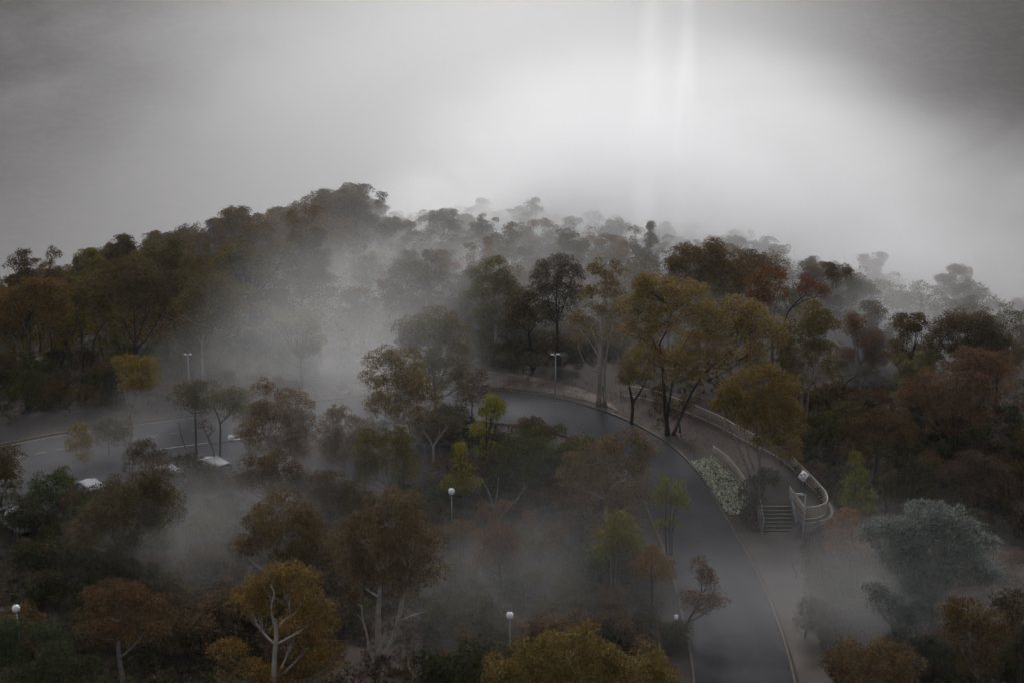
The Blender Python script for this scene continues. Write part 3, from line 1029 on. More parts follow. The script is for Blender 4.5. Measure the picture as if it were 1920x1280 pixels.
# ------------------------------------------------------------------ trees and shrubs that can be told apart
HERO = [
 # name, label, category, foot, lobes, colour, options
 ('gum_tree', 'golden gum with a clean white trunk forking into bare limbs under a dense dome', 'tree', (512, 1345), [(540, 1105, 74, 44, 1.2), (472, 1140, 44, 44, .6), (592, 1150, 44, 46, .8), (552, 1172, 56, 34, 2.4), (500, 1085, 36, 26, .8), (580, 1205, 40, 24, 2.4)], (0.108, 0.066, 0.021),
  dict(bark='pale', trunks=[([(512, 1345), (514, 1240), (518, 1190), (515, 1160)], .19, .11), ([(515, 1172), (508, 1140), (514, 1112), (506, 1095)], .09, .03), ([(517, 1180), (535, 1160), (552, 1150), (565, 1130)], .07, .025)], density=1.1)),
 ('gum_tree', 'low brown gold tree spreading on both sides behind the clean white trunk', 'tree', (560, 1325), [(428, 1222, 36, 28), (455, 1262, 46, 22), (628, 1226, 44, 28), (590, 1250, 46, 26), (520, 1275, 50, 24)], (0.100, 0.058, 0.018), dict(bark='grey')),
 ('gum_tree', 'broad golden gum with billowing top cut off by the lower edge of the photo', 'tree', (1080, 1430), [(1062, 1215, 84, 42), (1000, 1232, 50, 40), (1130, 1225, 46, 36), (1195, 1252, 64, 40), (1230, 1280, 40, 40), (940, 1262, 42, 36), (1090, 1280, 100, 50), (980, 1300, 80, 44), (1160, 1310, 90, 50)], (0.105, 0.070, 0.024), dict(bark='pale', trunks=[([(1080, 1430), (1085, 1360), (1080, 1300)], .26, .12)], density=1.0)),
 ('gum_tree', 'brown gum on two long white trunks joined at the foot in a V', 'tree', (711, 1231), [(735, 965, 62, 44), (690, 1000, 52, 44), (775, 1010, 58, 50), (720, 1050, 72, 46), (650, 1030, 40, 40), (800, 1060, 44, 40), (745, 1085, 56, 30), (670, 1075, 40, 32)], (0.088, 0.060, 0.034),
  dict(bark='pale', trunks=[([(711, 1231), (708, 1175), (711, 1120), (714, 1075)], .24, .10), ([(716, 1226), (738, 1195), (752, 1140), (758, 1095), (765, 1070)], .20, .09), ([(748, 1165), (775, 1152), (800, 1145)], .06, .02), ([(758, 1108), (772, 1095), (748, 1075)], .05, .02)], density=.95)),
 ('sapling', 'thin bent pale stem beside the V shaped white trunked gum', 'tree', (693, 1228), [(660, 1120, 14, 16)], 'umber', dict(bark='pale', trunks=[([(693, 1228), (688, 1190), (680, 1160), (678, 1135)], .09, .04), ([(681, 1165), (670, 1150)], .04, .02)])),
 ('gum_tree', 'round brown gum dome rising from fog right behind the golden white trunked gum', 'tree', (535, 1135), [(530, 965, 60, 42), (480, 1000, 42, 40), (580, 1000, 46, 44), (530, 1020, 66, 40), (600, 1040, 44, 34), (455, 1030, 30, 26), (545, 1060, 50, 24)], (0.088, 0.058, 0.028), dict(bark='pale')),
 ('gum_tree', 'sparse dark rust gum low in the left corner with a thin crooked trunk', 'tree', (235, 1300), [(225, 1105, 50, 30), (180, 1130, 34, 30), (290, 1130, 40, 34), (240, 1150, 60, 34), (265, 1185, 52, 30), (195, 1185, 44, 30)], (0.072, 0.040, 0.022), dict(bark='grey', density=.8, trunks=[([(235, 1300), (222, 1220), (228, 1165)], .18, .1)])),
 ('gum_tree', 'large dull brown gum in front of the parked cars', 'tree', (255, 1085), [(268, 892, 46, 26), (232, 928, 44, 28), (300, 918, 48, 32), (255, 945, 74, 36), (190, 965, 50, 36), (310, 970, 46, 36), (240, 1000, 70, 36), (160, 1005, 40, 30)], (0.064, 0.046, 0.024), dict(bark='grey', density=.95)),
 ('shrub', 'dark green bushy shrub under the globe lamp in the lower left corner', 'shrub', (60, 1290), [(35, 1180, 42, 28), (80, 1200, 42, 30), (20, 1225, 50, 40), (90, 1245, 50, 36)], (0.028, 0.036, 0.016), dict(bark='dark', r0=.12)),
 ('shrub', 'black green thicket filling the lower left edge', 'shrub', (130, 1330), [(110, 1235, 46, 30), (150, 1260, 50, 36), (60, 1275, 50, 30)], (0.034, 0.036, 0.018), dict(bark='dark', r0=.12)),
 ('shrub', 'brown leafed bush at the left edge over the car park entrance', 'shrub', (4, 960), [(8, 860, 34, 36), (-20, 880, 40, 40), (18, 900, 26, 32)], (0.060, 0.044, 0.018), dict(bark='dark', r0=.12)),
 ('shrub', 'dark bush whose leaves overlap the end of the white estate car', 'shrub', (98, 975), [(85, 915, 30, 26), (118, 905, 22, 26), (70, 940, 30, 24), (112, 940, 30, 22)], 'darkgreen', dict(bark='dark', r0=.1)),
 ('shrub', 'small yellow green bush top between the dark bush and the white estate car', 'shrub', (124, 935), [(117, 892, 13, 20), (126, 905, 14, 16)], (0.070, 0.062, 0.016), dict(bark='dark', r0=.06)),
 ('shrub', 'reddish leafed shrub in front of the white estate car', 'shrub', (138, 962), [(140, 935, 14, 9), (124, 943, 14, 9)], (0.12, 0.045, 0.04), dict(bark='dark', r0=.05, clump=.4)),
 ('shrub', 'dense dark bush hiding the middle of the parking bays', 'shrub', (335, 945), [(345, 862, 26, 18), (300, 898, 26, 14), (372, 872, 16, 20), (335, 900, 40, 20), (365, 912, 30, 16)], (0.040, 0.034, 0.018), dict(bark='dark', r0=.1)),
 ('shrub', 'brown bush covering the lower half of the car under the globe lamp', 'shrub', (410, 950), [(395, 893, 30, 18), (430, 896, 24, 18), (410, 912, 40, 16)], (0.060, 0.046, 0.026), dict(bark='dark', r0=.08)),
 ('shrub', 'thin leafed dark bush with white car paint showing through at the left edge', 'shrub', (36, 1010), [(20, 950, 30, 22), (55, 945, 28, 20), (40, 975, 40, 18), (8, 980, 30, 20), (78, 972, 26, 18)], (0.036, 0.034, 0.018), dict(bark='dark', r0=.08, bare=.2)),
 ('shrub', 'brown bush below the white estate car hiding its wheels', 'shrub', (178, 985), [(160, 935, 26, 14), (195, 925, 26, 18), (215, 900, 22, 16), (175, 950, 36, 16)], (0.052, 0.040, 0.022), dict(bark='dark', r0=.08)),
 ('gum_tree', 'young golden crowned gum with white branching stem beside the left road', 'tree', (244, 868), [(232, 680, 22, 20), (270, 690, 32, 24), (286, 705, 20, 22), (240, 715, 26, 16), (262, 725, 30, 14)], (0.125, 0.085, 0.022),
  dict(bark='pale', trunks=[([(244, 868), (245, 820), (243, 775), (248, 755)], .16, .09), ([(247, 760), (256, 735), (262, 712)], .08, .04), ([(244, 768), (236, 745), (232, 715)], .06, .03), ([(252, 742), (243, 725), (247, 700)], .05, .025)], density=1.1)),
 ('shrub', 'bush with pale yellow leaf clusters at the kerb of the left road', 'shrub', (158, 880), [(148, 812, 22, 18), (160, 832, 20, 18), (136, 838, 14, 14), (158, 855, 18, 14)], (0.115, 0.085, 0.022), dict(bark='pale', r0=.07, clump=.5)),
 ('shrub', 'faded grey green bush behind the young white stemmed gum', 'shrub', (205, 850), [(205, 795, 24, 18), (190, 815, 22, 16), (222, 815, 24, 18)], (0.060, 0.052, 0.026), dict(bark='grey', r0=.07)),
 ('shrub', 'brown bush at the foot of the young white stemmed gum', 'shrub', (270, 900), [(268, 845, 34, 20), (290, 860, 26, 16)], (0.055, 0.043, 0.024), dict(bark='grey', r0=.07)),
 ('gum_tree', 'wider umbrella crowned tree of the pair by the parking bays, on a thin straight trunk', 'tree', (368, 850), [(368, 732, 44, 20), (340, 752, 24, 18), (395, 752, 26, 18), (368, 760, 36, 14)], (0.070, 0.056, 0.030), dict(bark='dark', trunks=[([(368, 850), (367, 810), (366, 775)], .13, .07), ([(352, 850), (340, 815), (335, 790)], .05, .03)])),
 ('gum_tree', 'smaller umbrella crowned tree on a black forked trunk next to the globe lamp', 'tree', (412, 872), [(430, 740, 24, 16), (446, 752, 18, 16), (415, 750, 22, 16), (432, 765, 26, 12)], (0.080, 0.062, 0.030), dict(bark='dark', trunks=[([(412, 872), (413, 820), (412, 790), (400, 760)], .13, .05), ([(412, 795), (430, 775), (440, 760)], .07, .04)])),
 ('gum_tree', 'bare dark forked sapling with scant leaves between the umbrella crowned pair', 'tree', (404, 890), [(392, 800, 18, 8)], 'umber', dict(bark='dark', trunks=[([(404, 890), (400, 845), (388, 815), (378, 790)], .07, .03), ([(390, 818), (405, 800)], .04, .02)], bare=.5)),
 ('gum_tree', 'hazy rust coloured gum right of the parking bay globe lamp', 'tree', (520, 925), [(498, 728, 26, 16), (545, 765, 44, 34), (490, 780, 34, 28), (520, 805, 56, 34), (575, 805, 34, 34), (470, 820, 34, 26), (530, 840, 60, 24)], (0.105, 0.066, 0.036), dict(bark='pale')),
 ('gum_tree', 'tawny gum half dissolved in the mist right of the hazy rust gum', 'tree', (650, 915), [(640, 785, 34, 24), (665, 805, 30, 26), (615, 815, 32, 24), (645, 835, 50, 28), (620, 855, 34, 20), (672, 850, 28, 24)], (0.098, 0.066, 0.036), dict(bark='grey')),
 ('gum_tree', 'broad low rust gum crown filling the mist under the hazy rust gum', 'tree', (500, 985), [(480, 880, 36, 22), (520, 870, 36, 24), (555, 890, 34, 22), (500, 905, 56, 24), (455, 905, 28, 20), (545, 915, 36, 20)], (0.086, 0.058, 0.034), dict(bark='grey')),
 ('gum_tree', 'dim brown gum in mist between the round brown dome and the yellow green drooping tree', 'tree', (625, 1010), [(620, 905, 36, 24), (655, 920, 32, 24), (600, 935, 32, 22), (635, 950, 46, 22)], (0.076, 0.054, 0.032), dict(bark='grey')),
 ('gum_tree', 'slender misty gum behind the umbrella crowned pair', 'tree', (470, 850), [(465, 745, 22, 16), (450, 765, 20, 16), (480, 770, 24, 18), (462, 785, 30, 14)], (0.090, 0.064, 0.036), dict(bark='pale')),
 ('gum_tree', 'yellow green drooping tree with several narrow crowns standing in fog', 'tree', (735, 938), [(680, 840, 24, 40), (715, 820, 26, 28), (745, 830, 28, 30), (765, 860, 22, 32), (715, 870, 40, 34), (760, 895, 34, 26), (685, 890, 30, 26)], (0.100, 0.076, 0.020), dict(bark='grey', droop=.9)),
 ('gum_tree', 'orange tipped gum with two rounded heads left of the road bend', 'tree', (748, 905), [(718, 675, 32, 26), (760, 680, 32, 30), (700, 710, 28, 26), (740, 725, 48, 30), (780, 715, 28, 34), (725, 760, 44, 24), (772, 758, 30, 26), (805, 750, 24, 24)], (0.105, 0.070, 0.026), dict(bark='pale')),
 ('gum_tree', 'grey leaning gum with pale forked trunk in front of the big dome by the bend', 'tree', (814, 892), [(790, 790, 36, 18), (850, 775, 40, 22), (825, 800, 46, 20), (870, 755, 30, 22)], (0.070, 0.055, 0.036), dict(bark='pale', trunks=[([(814, 892), (813, 855), (812, 835)], .17, .10), ([(812, 838), (800, 815), (775, 785)], .08, .04), ([(812, 838), (830, 810), (850, 785), (872, 750)], .08, .03), ([(780, 790), (750, 776)], .04, .02)], density=.55)),
 ('gum_tree', 'tall wide olive dome tree standing behind the bend', 'tree', (815, 800), [(815, 600, 46, 28), (770, 625, 40, 30), (855, 632, 34, 34), (815, 650, 62, 36), (755, 660, 34, 30), (865, 675, 24, 32), (815, 700, 60, 34), (860, 715, 30, 30), (770, 705, 34, 28)], (0.086, 0.062, 0.026), dict(bark='grey', depth=.7)),
 ('shrub', 'bare purple brown twiggy shrub hanging by the bend beside the olive dome tree', 'shrub', (885, 790), [(890, 712, 30, 22), (905, 738, 18, 18), (868, 735, 24, 20)], (0.075, 0.045, 0.034), dict(bark='dark', bare=.45, r0=.08)),
 ('tree', 'slim lime green tree leaning at the inner edge of the road bend', 'tree', (905, 880), [(925, 755, 18, 20), (912, 780, 18, 20), (932, 775, 12, 20), (900, 815, 22, 22), (915, 845, 26, 20)], (0.125, 0.112, 0.014), dict(bark='dark', droop=.8, clump=.5)),
 ('conifer', 'yellow green cone shaped tree above the centre globe lamp', 'tree', (866, 945), [(862, 838, 8, 14), (862, 860, 16, 16), (870, 880, 22, 18), (858, 900, 26, 18), (880, 905, 24, 20), (845, 915, 22, 16)], (0.135, 0.112, 0.014), dict(bark='dark', droop=.9, clump=.48)),
 ('shrub', 'little bright green shrub in the dark thicket below the bend', 'shrub', (986, 925), [(985, 872, 14, 14), (980, 895, 18, 18), (990, 890, 16, 16)], (0.075, 0.072, 0.014), dict(bark='dark', r0=.06, clump=.45)),
 ('shrub', 'deep green spreading thicket lining the inside of the bend', 'shrub', (1010, 925), [(960, 845, 34, 22), (1010, 850, 40, 26), (1055, 848, 36, 24), (1000, 880, 60, 30), (1050, 885, 40, 30), (950, 880, 34, 28)], (0.046, 0.048, 0.018), dict(bark='dark', r0=.1, L=.17)),
 ('shrub', 'thin wispy green bush rising against the asphalt of the bend', 'shrub', (1015, 850), [(1012, 805, 16, 20), (1045, 810, 18, 18), (985, 815, 18, 14)], (0.062, 0.060, 0.024), dict(bark='dark', r0=.05, bare=.2, clump=.45)),
 ('shrub', 'olive bush at the roadside left of the brown white limbed gum', 'shrub', (1085, 880), [(1090, 830, 24, 18), (1075, 850, 28, 18), (1115, 835, 20, 14)], (0.072, 0.064, 0.020), dict(bark='dark', r0=.07)),
 ('gum_tree', 'brown grey gum with white limbs on the inner side of the road', 'tree', (1136, 1005), [(1180, 825, 36, 20), (1130, 840, 36, 26), (1090, 860, 30, 26), (1150, 870, 54, 36), (1210, 850, 24, 24), (1195, 885, 32, 36), (1100, 905, 36, 28), (1150, 920, 52, 26), (1070, 890, 22, 22), (1195, 930, 34, 24)], (0.094, 0.062, 0.034),
  dict(bark='pale', trunks=[([(1136, 1005), (1137, 960), (1138, 925)], .17, .10), ([(1138, 930), (1150, 910), (1172, 897)], .06, .03), ([(1137, 935), (1127, 915), (1125, 900)], .05, .03), ([(1140, 915), (1155, 925)], .04, .02)], density=.95)),
 ('tree', 'bright green young tree with three thin stems on the near side of the dark road', 'tree', (1256, 1042), [(1250, 905, 16, 18), (1275, 915, 14, 22), (1255, 935, 24, 20), (1238, 925, 14, 14), (1280, 940, 14, 16), (1252, 985, 24, 14)], (0.090, 0.088, 0.012), dict(bark='dark', clump=.48, trunks=[([(1250, 1042), (1248, 990), (1250, 920)], .07, .04), ([(1260, 1040), (1262, 980), (1270, 930)], .06, .03), ([(1256, 1042), (1256, 985), (1258, 935)], .05, .03)])),
 ('tree', 'soft yellow green tree on slim pale stems in mist left of the road', 'tree', (1150, 1125), [(1150, 975, 22, 22), (1180, 985, 20, 22), (1140, 1005, 30, 24), (1170, 1015, 30, 22), (1190, 1025, 18, 16), (1130, 1030, 20, 16)], (0.100, 0.084, 0.022), dict(bark='grey', droop=.8, trunks=[([(1146, 1125), (1145, 1080), (1146, 1040)], .08, .05), ([(1153, 1122), (1154, 1080), (1158, 1035)], .07, .04)])),
 ('gum_tree', 'small orange brown gum on one dark stem beside the lower road', 'tree', (1222, 1165), [(1222, 1040, 22, 16), (1205, 1060, 22, 18), (1245, 1062, 24, 18), (1225, 1078, 36, 16)], (0.110, 0.064, 0.028), dict(bark='dark', trunks=[([(1220, 1165), (1222, 1120), (1221, 1080)], .1, .06)])),
 ('shrub', 'round rust red bush in the misty hollow below the bare forked branches', 'shrub', (940, 1110), [(940, 1000, 30, 16), (915, 1015, 26, 18), (965, 1020, 26, 22), (940, 1040, 46, 26), (900, 1050, 24, 18)], (0.098, 0.056, 0.036), dict(bark='dark', r0=.1)),
 ('dead_tree', 'leafless forked tree with long brown limbs right of the centre globe lamp', 'tree', (938, 1005), [(898, 905, 22, 14), (985, 905, 14, 20)], 'umber', dict(bark='grey', bare=.95, density=.5, trunks=[([(938, 1005), (934, 975), (925, 950), (915, 920), (905, 900)], .11, .04), ([(934, 975), (955, 950), (975, 928), (985, 905)], .08, .025), ([(926, 955), (932, 925), (935, 895)], .06, .03), ([(925, 950), (905, 935), (895, 920)], .04, .02)])),
 ('shrub', 'brick red shrub at the foot of the leafless forked tree', 'shrub', (905, 1005), [(905, 958, 20, 14), (925, 972, 18, 12), (945, 950, 18, 10)], (0.105, 0.052, 0.034), dict(bark='dark', r0=.06, clump=.45)),
 ('shrub', 'small red brown shrub right of the leafless forked tree', 'shrub', (995, 1000), [(995, 962, 14, 14), (990, 980, 18, 12)], (0.105, 0.054, 0.034), dict(bark='dark', r0=.06, clump=.45)),
 ('shrub', 'low orange brown scrub between the red shrub and the brown gum crown', 'shrub', (870, 1045), [(870, 988, 26, 14), (850, 1000, 24, 16), (892, 1000, 22, 14)], (0.100, 0.058, 0.030), dict(bark='dark', r0=.06, clump=.5)),
 ('tree', 'sparse rust twigged tree leaning over the lower road', 'tree', (1283, 1195), [(1315, 1062, 16, 22), (1325, 1095, 30, 26), (1345, 1120, 22, 24), (1300, 1125, 26, 18), (1330, 1140, 26, 14)], (0.085, 0.054, 0.036), dict(bark='dark', bare=.25, density=.8, clump=.5, trunks=[([(1281, 1195), (1290, 1165), (1308, 1135)], .11, .06), ([(1308, 1137), (1316, 1100), (1316, 1065)], .05, .02), ([(1306, 1140), (1330, 1120), (1342, 1100)], .05, .02)])),
 ('wattle_tree', 'big rounded silver grey wattle in the lower right', 'tree', (1745, 1215), [(1730, 975, 60, 32), (1690, 1000, 50, 34), (1780, 985, 54, 36), (1820, 1020, 46, 44), (1745, 1030, 80, 46), (1680, 1050, 50, 40), (1800, 1070, 60, 40), (1640, 1000, 30, 26), (1720, 1095, 70, 38), (1845, 1070, 30, 36)], (0.115, 0.122, 0.108), dict(bark='grey', L=.15, droop=.1, density=1.15)),
 ('wattle_tree', 'lower thinner grey wattle half lost in mist under the big silver one', 'tree', (1690, 1260), [(1665, 1125, 36, 22), (1640, 1115, 22, 18), (1720, 1150, 40, 26), (1680, 1165, 40, 24)], (0.085, 0.09, 0.08), dict(bark='grey', L=.15, droop=.2)),
 ('gum_tree', 'rust orange bushy tree between the hooked railing and the silver wattle', 'tree', (1592, 1110), [(1590, 975, 34, 20), (1570, 1000, 24, 22), (1612, 1005, 26, 24), (1588, 1025, 40, 24), (1620, 1040, 22, 20)], (0.120, 0.062, 0.036), dict(bark='dark')),
 ('shrub', 'murky green bush below the rust orange bushy tree', 'shrub', (1560, 1150), [(1565, 1070, 36, 22), (1600, 1085, 36, 26), (1545, 1095, 26, 20), (1580, 1110, 40, 20)], (0.050, 0.046, 0.024), dict(bark='dark', r0=.08)),
 ('shrub', 'dark brown bush beside the footpath behind the lamp post foot', 'shrub', (1560, 1065), [(1545, 1040, 20, 16), (1565, 1045, 24, 18)], (0.050, 0.034, 0.024), dict(bark='dark', r0=.07)),
 ('shrub', 'dead twiggy plant at the footpath edge below the lamp post', 'shrub', (1490, 1085), [(1488, 1055, 12, 16)], (0.05, 0.034, 0.026), dict(bark='dark', r0=.05, bare=.6, clump=.4)),
 ('shrub', 'brown green scrub right of the lower footpath', 'shrub', (1510, 1195), [(1520, 1140, 24, 20), (1545, 1150, 26, 22), (1515, 1168, 24, 16)], (0.046, 0.036, 0.022), dict(bark='dark', r0=.07)),
 ('gum_tree', 'wide brown gum top at the bottom edge right of the footpath', 'tree', (1640, 1390), [(1620, 1228, 50, 24), (1660, 1235, 50, 28), (1575, 1250, 40, 28), (1700, 1255, 36, 28), (1630, 1270, 80, 34)], (0.085, 0.052, 0.026), dict(bark='grey')),
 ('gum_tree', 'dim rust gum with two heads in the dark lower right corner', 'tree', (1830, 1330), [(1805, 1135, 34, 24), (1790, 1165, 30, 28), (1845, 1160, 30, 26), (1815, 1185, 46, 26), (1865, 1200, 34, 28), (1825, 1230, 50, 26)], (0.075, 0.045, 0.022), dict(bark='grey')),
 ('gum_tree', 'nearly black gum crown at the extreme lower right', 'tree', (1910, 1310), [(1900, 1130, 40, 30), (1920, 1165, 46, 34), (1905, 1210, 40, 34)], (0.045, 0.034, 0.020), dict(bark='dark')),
 ('conifer', 'cone shaped moss green tree right of the hooked railing', 'tree', (1608, 985), [(1606, 862, 9, 14), (1604, 885, 18, 16), (1600, 908, 26, 18), (1618, 930, 24, 18), (1590, 935, 24, 18), (1608, 950, 32, 14)], (0.085, 0.080, 0.014), dict(bark='dark', droop=.9, clump=.48)),
 ('shrub', 'dim yellow green bush right of the cone shaped moss green tree', 'shrub', (1660, 960), [(1655, 905, 20, 16), (1665, 925, 22, 16)], (0.055, 0.048, 0.014), dict(bark='dark', r0=.06)),
 ('gum_tree', 'orange brown many stemmed gum growing through the stair landing', 'tree', (1422, 925), [(1425, 705, 50, 22), (1375, 725, 34, 24), (1465, 725, 34, 26), (1420, 745, 64, 28), (1350, 755, 24, 20), (1480, 770, 30, 26), (1440, 800, 40, 22), (1495, 805, 26, 18), (1470, 835, 34, 20), (1400, 785, 34, 18), (1435, 828, 30, 16, .3), (1484, 856, 22, 13, .3), (1380, 765, 26, 16), (1455, 775, 36, 20)], (0.110, 0.070, 0.024),
  dict(bark='grey', trunks=[([(1422, 925), (1424, 870), (1418, 820), (1410, 760)], .12, .05), ([(1418, 922), (1398, 870), (1372, 810), (1352, 770)], .09, .035), ([(1414, 880), (1400, 840), (1395, 790)], .06, .03), ([(1426, 915), (1450, 870), (1455, 840)], .06, .03), ([(1424, 880), (1430, 830), (1440, 800)], .05, .03)], density=1.1, clump=.55)),
 ('shrub', 'dark spreading bush wrapped round the stems beside the steps', 'shrub', (1418, 975), [(1415, 905, 24, 16), (1435, 895, 24, 14), (1400, 925, 20, 18), (1405, 955, 16, 18), (1420, 935, 18, 16)], (0.042, 0.040, 0.022), dict(bark='dark', r0=.07, clump=.42, bare=.1)),
 ('shrub', 'small green weed tuft on the landing in front of the information board', 'shrub', (1455, 908), [(1452, 903, 10, 5)], (0.055, 0.055, 0.018), dict(bark='dark', r0=.03, clump=.3)),
 ('shrub', 'leafy bush poking through the railing at its hooked end', 'shrub', (1542, 935), [(1535, 922, 9, 8), (1545, 930, 7, 7)], (0.042, 0.040, 0.018), dict(bark='dark', r0=.04, clump=.32)),
 ('gum_tree', 'spreading golden tree on dark leaning trunks above the railing', 'tree', (1252, 815), [(1240, 545, 56, 28), (1195, 570, 40, 34), (1290, 555, 50, 32), (1250, 595, 70, 38), (1330, 590, 50, 30), (1390, 580, 44, 26), (1420, 605, 46, 28), (1365, 620, 56, 26), (1310, 645, 50, 28), (1440, 635, 36, 24), (1200, 625, 44, 32), (1270, 670, 50, 26), (1330, 675, 40, 24), (1275, 700, 40, 20), (1215, 665, 36, 24), (1225, 540, 40, 24), (1400, 660, 40, 20)], (0.150, 0.102, 0.044),
  dict(bark='dark', trunks=[([(1252, 815), (1246, 740), (1242, 690), (1236, 640)], .21, .10), ([(1262, 812), (1290, 750), (1320, 700), (1380, 650)], .16, .05), ([(1252, 780), (1262, 710), (1275, 660), (1300, 620)], .11, .04), ([(1240, 680), (1225, 640), (1205, 600)], .10, .04), ([(1236, 645), (1255, 610), (1262, 570)], .09, .03)], density=.95)),
 ('gum_tree', 'willowy pale golden small tree with black trunk at the near end of the railing', 'tree', (1184, 795), [(1192, 665, 26, 18), (1180, 690, 24, 18), (1215, 692, 20, 20), (1195, 710, 34, 16), (1175, 715, 14, 12)], (0.140, 0.102, 0.048), dict(bark='dark', droop=1.0, trunks=[([(1184, 795), (1186, 760), (1182, 735)], .17, .11), ([(1186, 755), (1200, 735), (1210, 715)], .12, .05), ([(1183, 738), (1178, 715)], .10, .05)])),
 ('shrub', 'dark hanging bush under the spreading golden tree by the railing', 'shrub', (1275, 810), [(1255, 765, 22, 20), (1285, 760, 20, 16), (1240, 735, 22, 16)], (0.070, 0.052, 0.026), dict(bark='dark', r0=.08)),
 ('gum_tree', 'tall gum with smooth white twin trunks beside the dusty verge', 'tree', (1127, 757), [(1122, 500, 24, 18), (1158, 505, 22, 20), (1135, 525, 30, 16), (1105, 560, 30, 22), (1150, 565, 34, 26), (1120, 595, 46, 26), (1085, 610, 24, 22), (1160, 605, 26, 26), (1130, 630, 46, 20), (1085, 640, 22, 14)], (0.105, 0.072, 0.032),
  dict(bark='pale', trunks=[([(1123, 758), (1124, 710), (1125, 670), (1128, 610), (1132, 560), (1138, 520)], .26, .06), ([(1134, 757), (1134, 720), (1135, 680), (1150, 600)], .17, .05), ([(1125, 675), (1112, 650), (1098, 632)], .09, .04), ([(1123, 697), (1108, 690), (1096, 678), (1089, 664)], .08, .03), ([(1125, 660), (1118, 640), (1108, 615)], .07, .03)], density=.75)),
 ('gum_tree', 'dusky brown dome behind the spreading golden tree', 'tree', (1305, 690), [(1290, 480, 40, 22), (1330, 472, 40, 20), (1370, 490, 34, 22), (1310, 505, 64, 30), (1265, 505, 30, 26), (1400, 510, 30, 24), (1345, 530, 60, 26), (1270, 540, 36, 24)], (0.100, 0.066, 0.036), dict(bark='grey')),
 ('gum_tree', 'pale fogged dome behind the dusky brown one', 'tree', (1410, 660), [(1405, 485, 36, 20), (1440, 500, 32, 20), (1380, 505, 30, 20), (1420, 520, 50, 24)], (0.095, 0.070, 0.044), dict(bark='grey')),
 ('gum_tree', 'orange brown gum with red foliage head right of the spreading golden tree', 'tree', (1450, 745), [(1440, 510, 20, 14), (1462, 515, 14, 16), (1425, 530, 22, 16), (1445, 545, 30, 18), (1420, 565, 34, 20)], (0.115, 0.052, 0.028), dict(bark='grey')),
 ('gum_tree', 'red tipped gum with bare bent limb reaching right over the mist', 'tree', (1470, 750), [(1512, 530, 20, 12), (1535, 545, 14, 12), (1498, 545, 16, 12), (1548, 552, 9, 14)], (0.115, 0.048, 0.034), dict(bark='dark', bare=.1, clump=.5, trunks=[([(1470, 750), (1466, 660), (1472, 600), (1490, 570), (1512, 552)], .16, .05), ([(1485, 577), (1505, 565), (1530, 556)], .06, .03)])),
 ('gum_tree', 'olive brown gum at the right end of the golden group with drooping skirt', 'tree', (1500, 800), [(1520, 590, 36, 24), (1548, 615, 28, 28), (1505, 625, 44, 30), (1470, 640, 30, 26), (1540, 655, 30, 26), (1500, 670, 46, 26), (1555, 690, 24, 20), (1480, 705, 30, 22)], (0.085, 0.062, 0.024), dict(bark='grey', trunks=[([(1500, 800), (1504, 740), (1508, 690)], .18, .10), ([(1512, 800), (1516, 735), (1530, 680)], .13, .06)])),
 ('gum_tree', 'bare leaning dark branch tree standing in mist right of the golden group', 'tree', (1583, 745), [(1570, 690, 20, 12), (1625, 695, 24, 12)], (0.06, 0.044, 0.030), dict(bark='dark', bare=.6, density=.6, trunks=[([(1582, 745), (1583, 722), (1605, 705), (1640, 688)], .12, .03), ([(1583, 722), (1575, 700), (1560, 685)], .06, .02)])),
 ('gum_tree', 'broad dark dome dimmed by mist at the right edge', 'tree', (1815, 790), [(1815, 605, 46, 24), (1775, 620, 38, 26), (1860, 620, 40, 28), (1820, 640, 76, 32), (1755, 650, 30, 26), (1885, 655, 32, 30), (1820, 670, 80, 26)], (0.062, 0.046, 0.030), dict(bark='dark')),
 ('gum_tree', 'rust red gum with many rounded heads at the right', 'tree', (1790, 870), [(1830, 675, 44, 22), (1875, 685, 34, 26), (1795, 700, 36, 22), (1745, 715, 36, 22), (1720, 735, 40, 22), (1790, 735, 44, 26), (1850, 730, 50, 32), (1750, 765, 50, 26), (1810, 775, 54, 26), (1770, 800, 40, 22), (1700, 755, 26, 18)], (0.098, 0.054, 0.034), dict(bark='dark')),
 ('gum_tree', 'dark brown scrubby tree left of the rust red many headed gum', 'tree', (1640, 905), [(1630, 785, 40, 18), (1675, 790, 36, 20), (1600, 805, 28, 20), (1650, 815, 56, 24), (1700, 815, 30, 22), (1620, 840, 34, 20)], (0.060, 0.036, 0.020), dict(bark='dark', bare=.1)),
 ('gum_tree', 'pale rust bush in the murk right of the cone shaped moss green tree', 'tree', (1830, 965), [(1830, 870, 40, 26), (1790, 890, 36, 26), (1870, 890, 34, 28), (1825, 910, 56, 26)], (0.060, 0.042, 0.030), dict(bark='dark')),
 ('shrub', 'black green thicket between the moss green cone and the pale rust bush', 'shrub', (1720, 960), [(1710, 880, 34, 24), (1740, 895, 34, 26), (1700, 915, 44, 22)], (0.034, 0.028, 0.016), dict(bark='dark', r0=.08)),
 ('gum_tree', 'olive gum with pale bark and bare grey limbs at the foot of the left hillside', 'tree', (380, 735), [(395, 530, 40, 20), (415, 545, 30, 20), (355, 565, 36, 20), (395, 575, 56, 28), (340, 585, 28, 18), (440, 580, 28, 24), (410, 615, 50, 24), (365, 610, 34, 18)], (0.082, 0.062, 0.028), dict(bark='pale', trunks=[([(380, 735), (380, 690), (379, 650), (382, 610)], .15, .08)])),
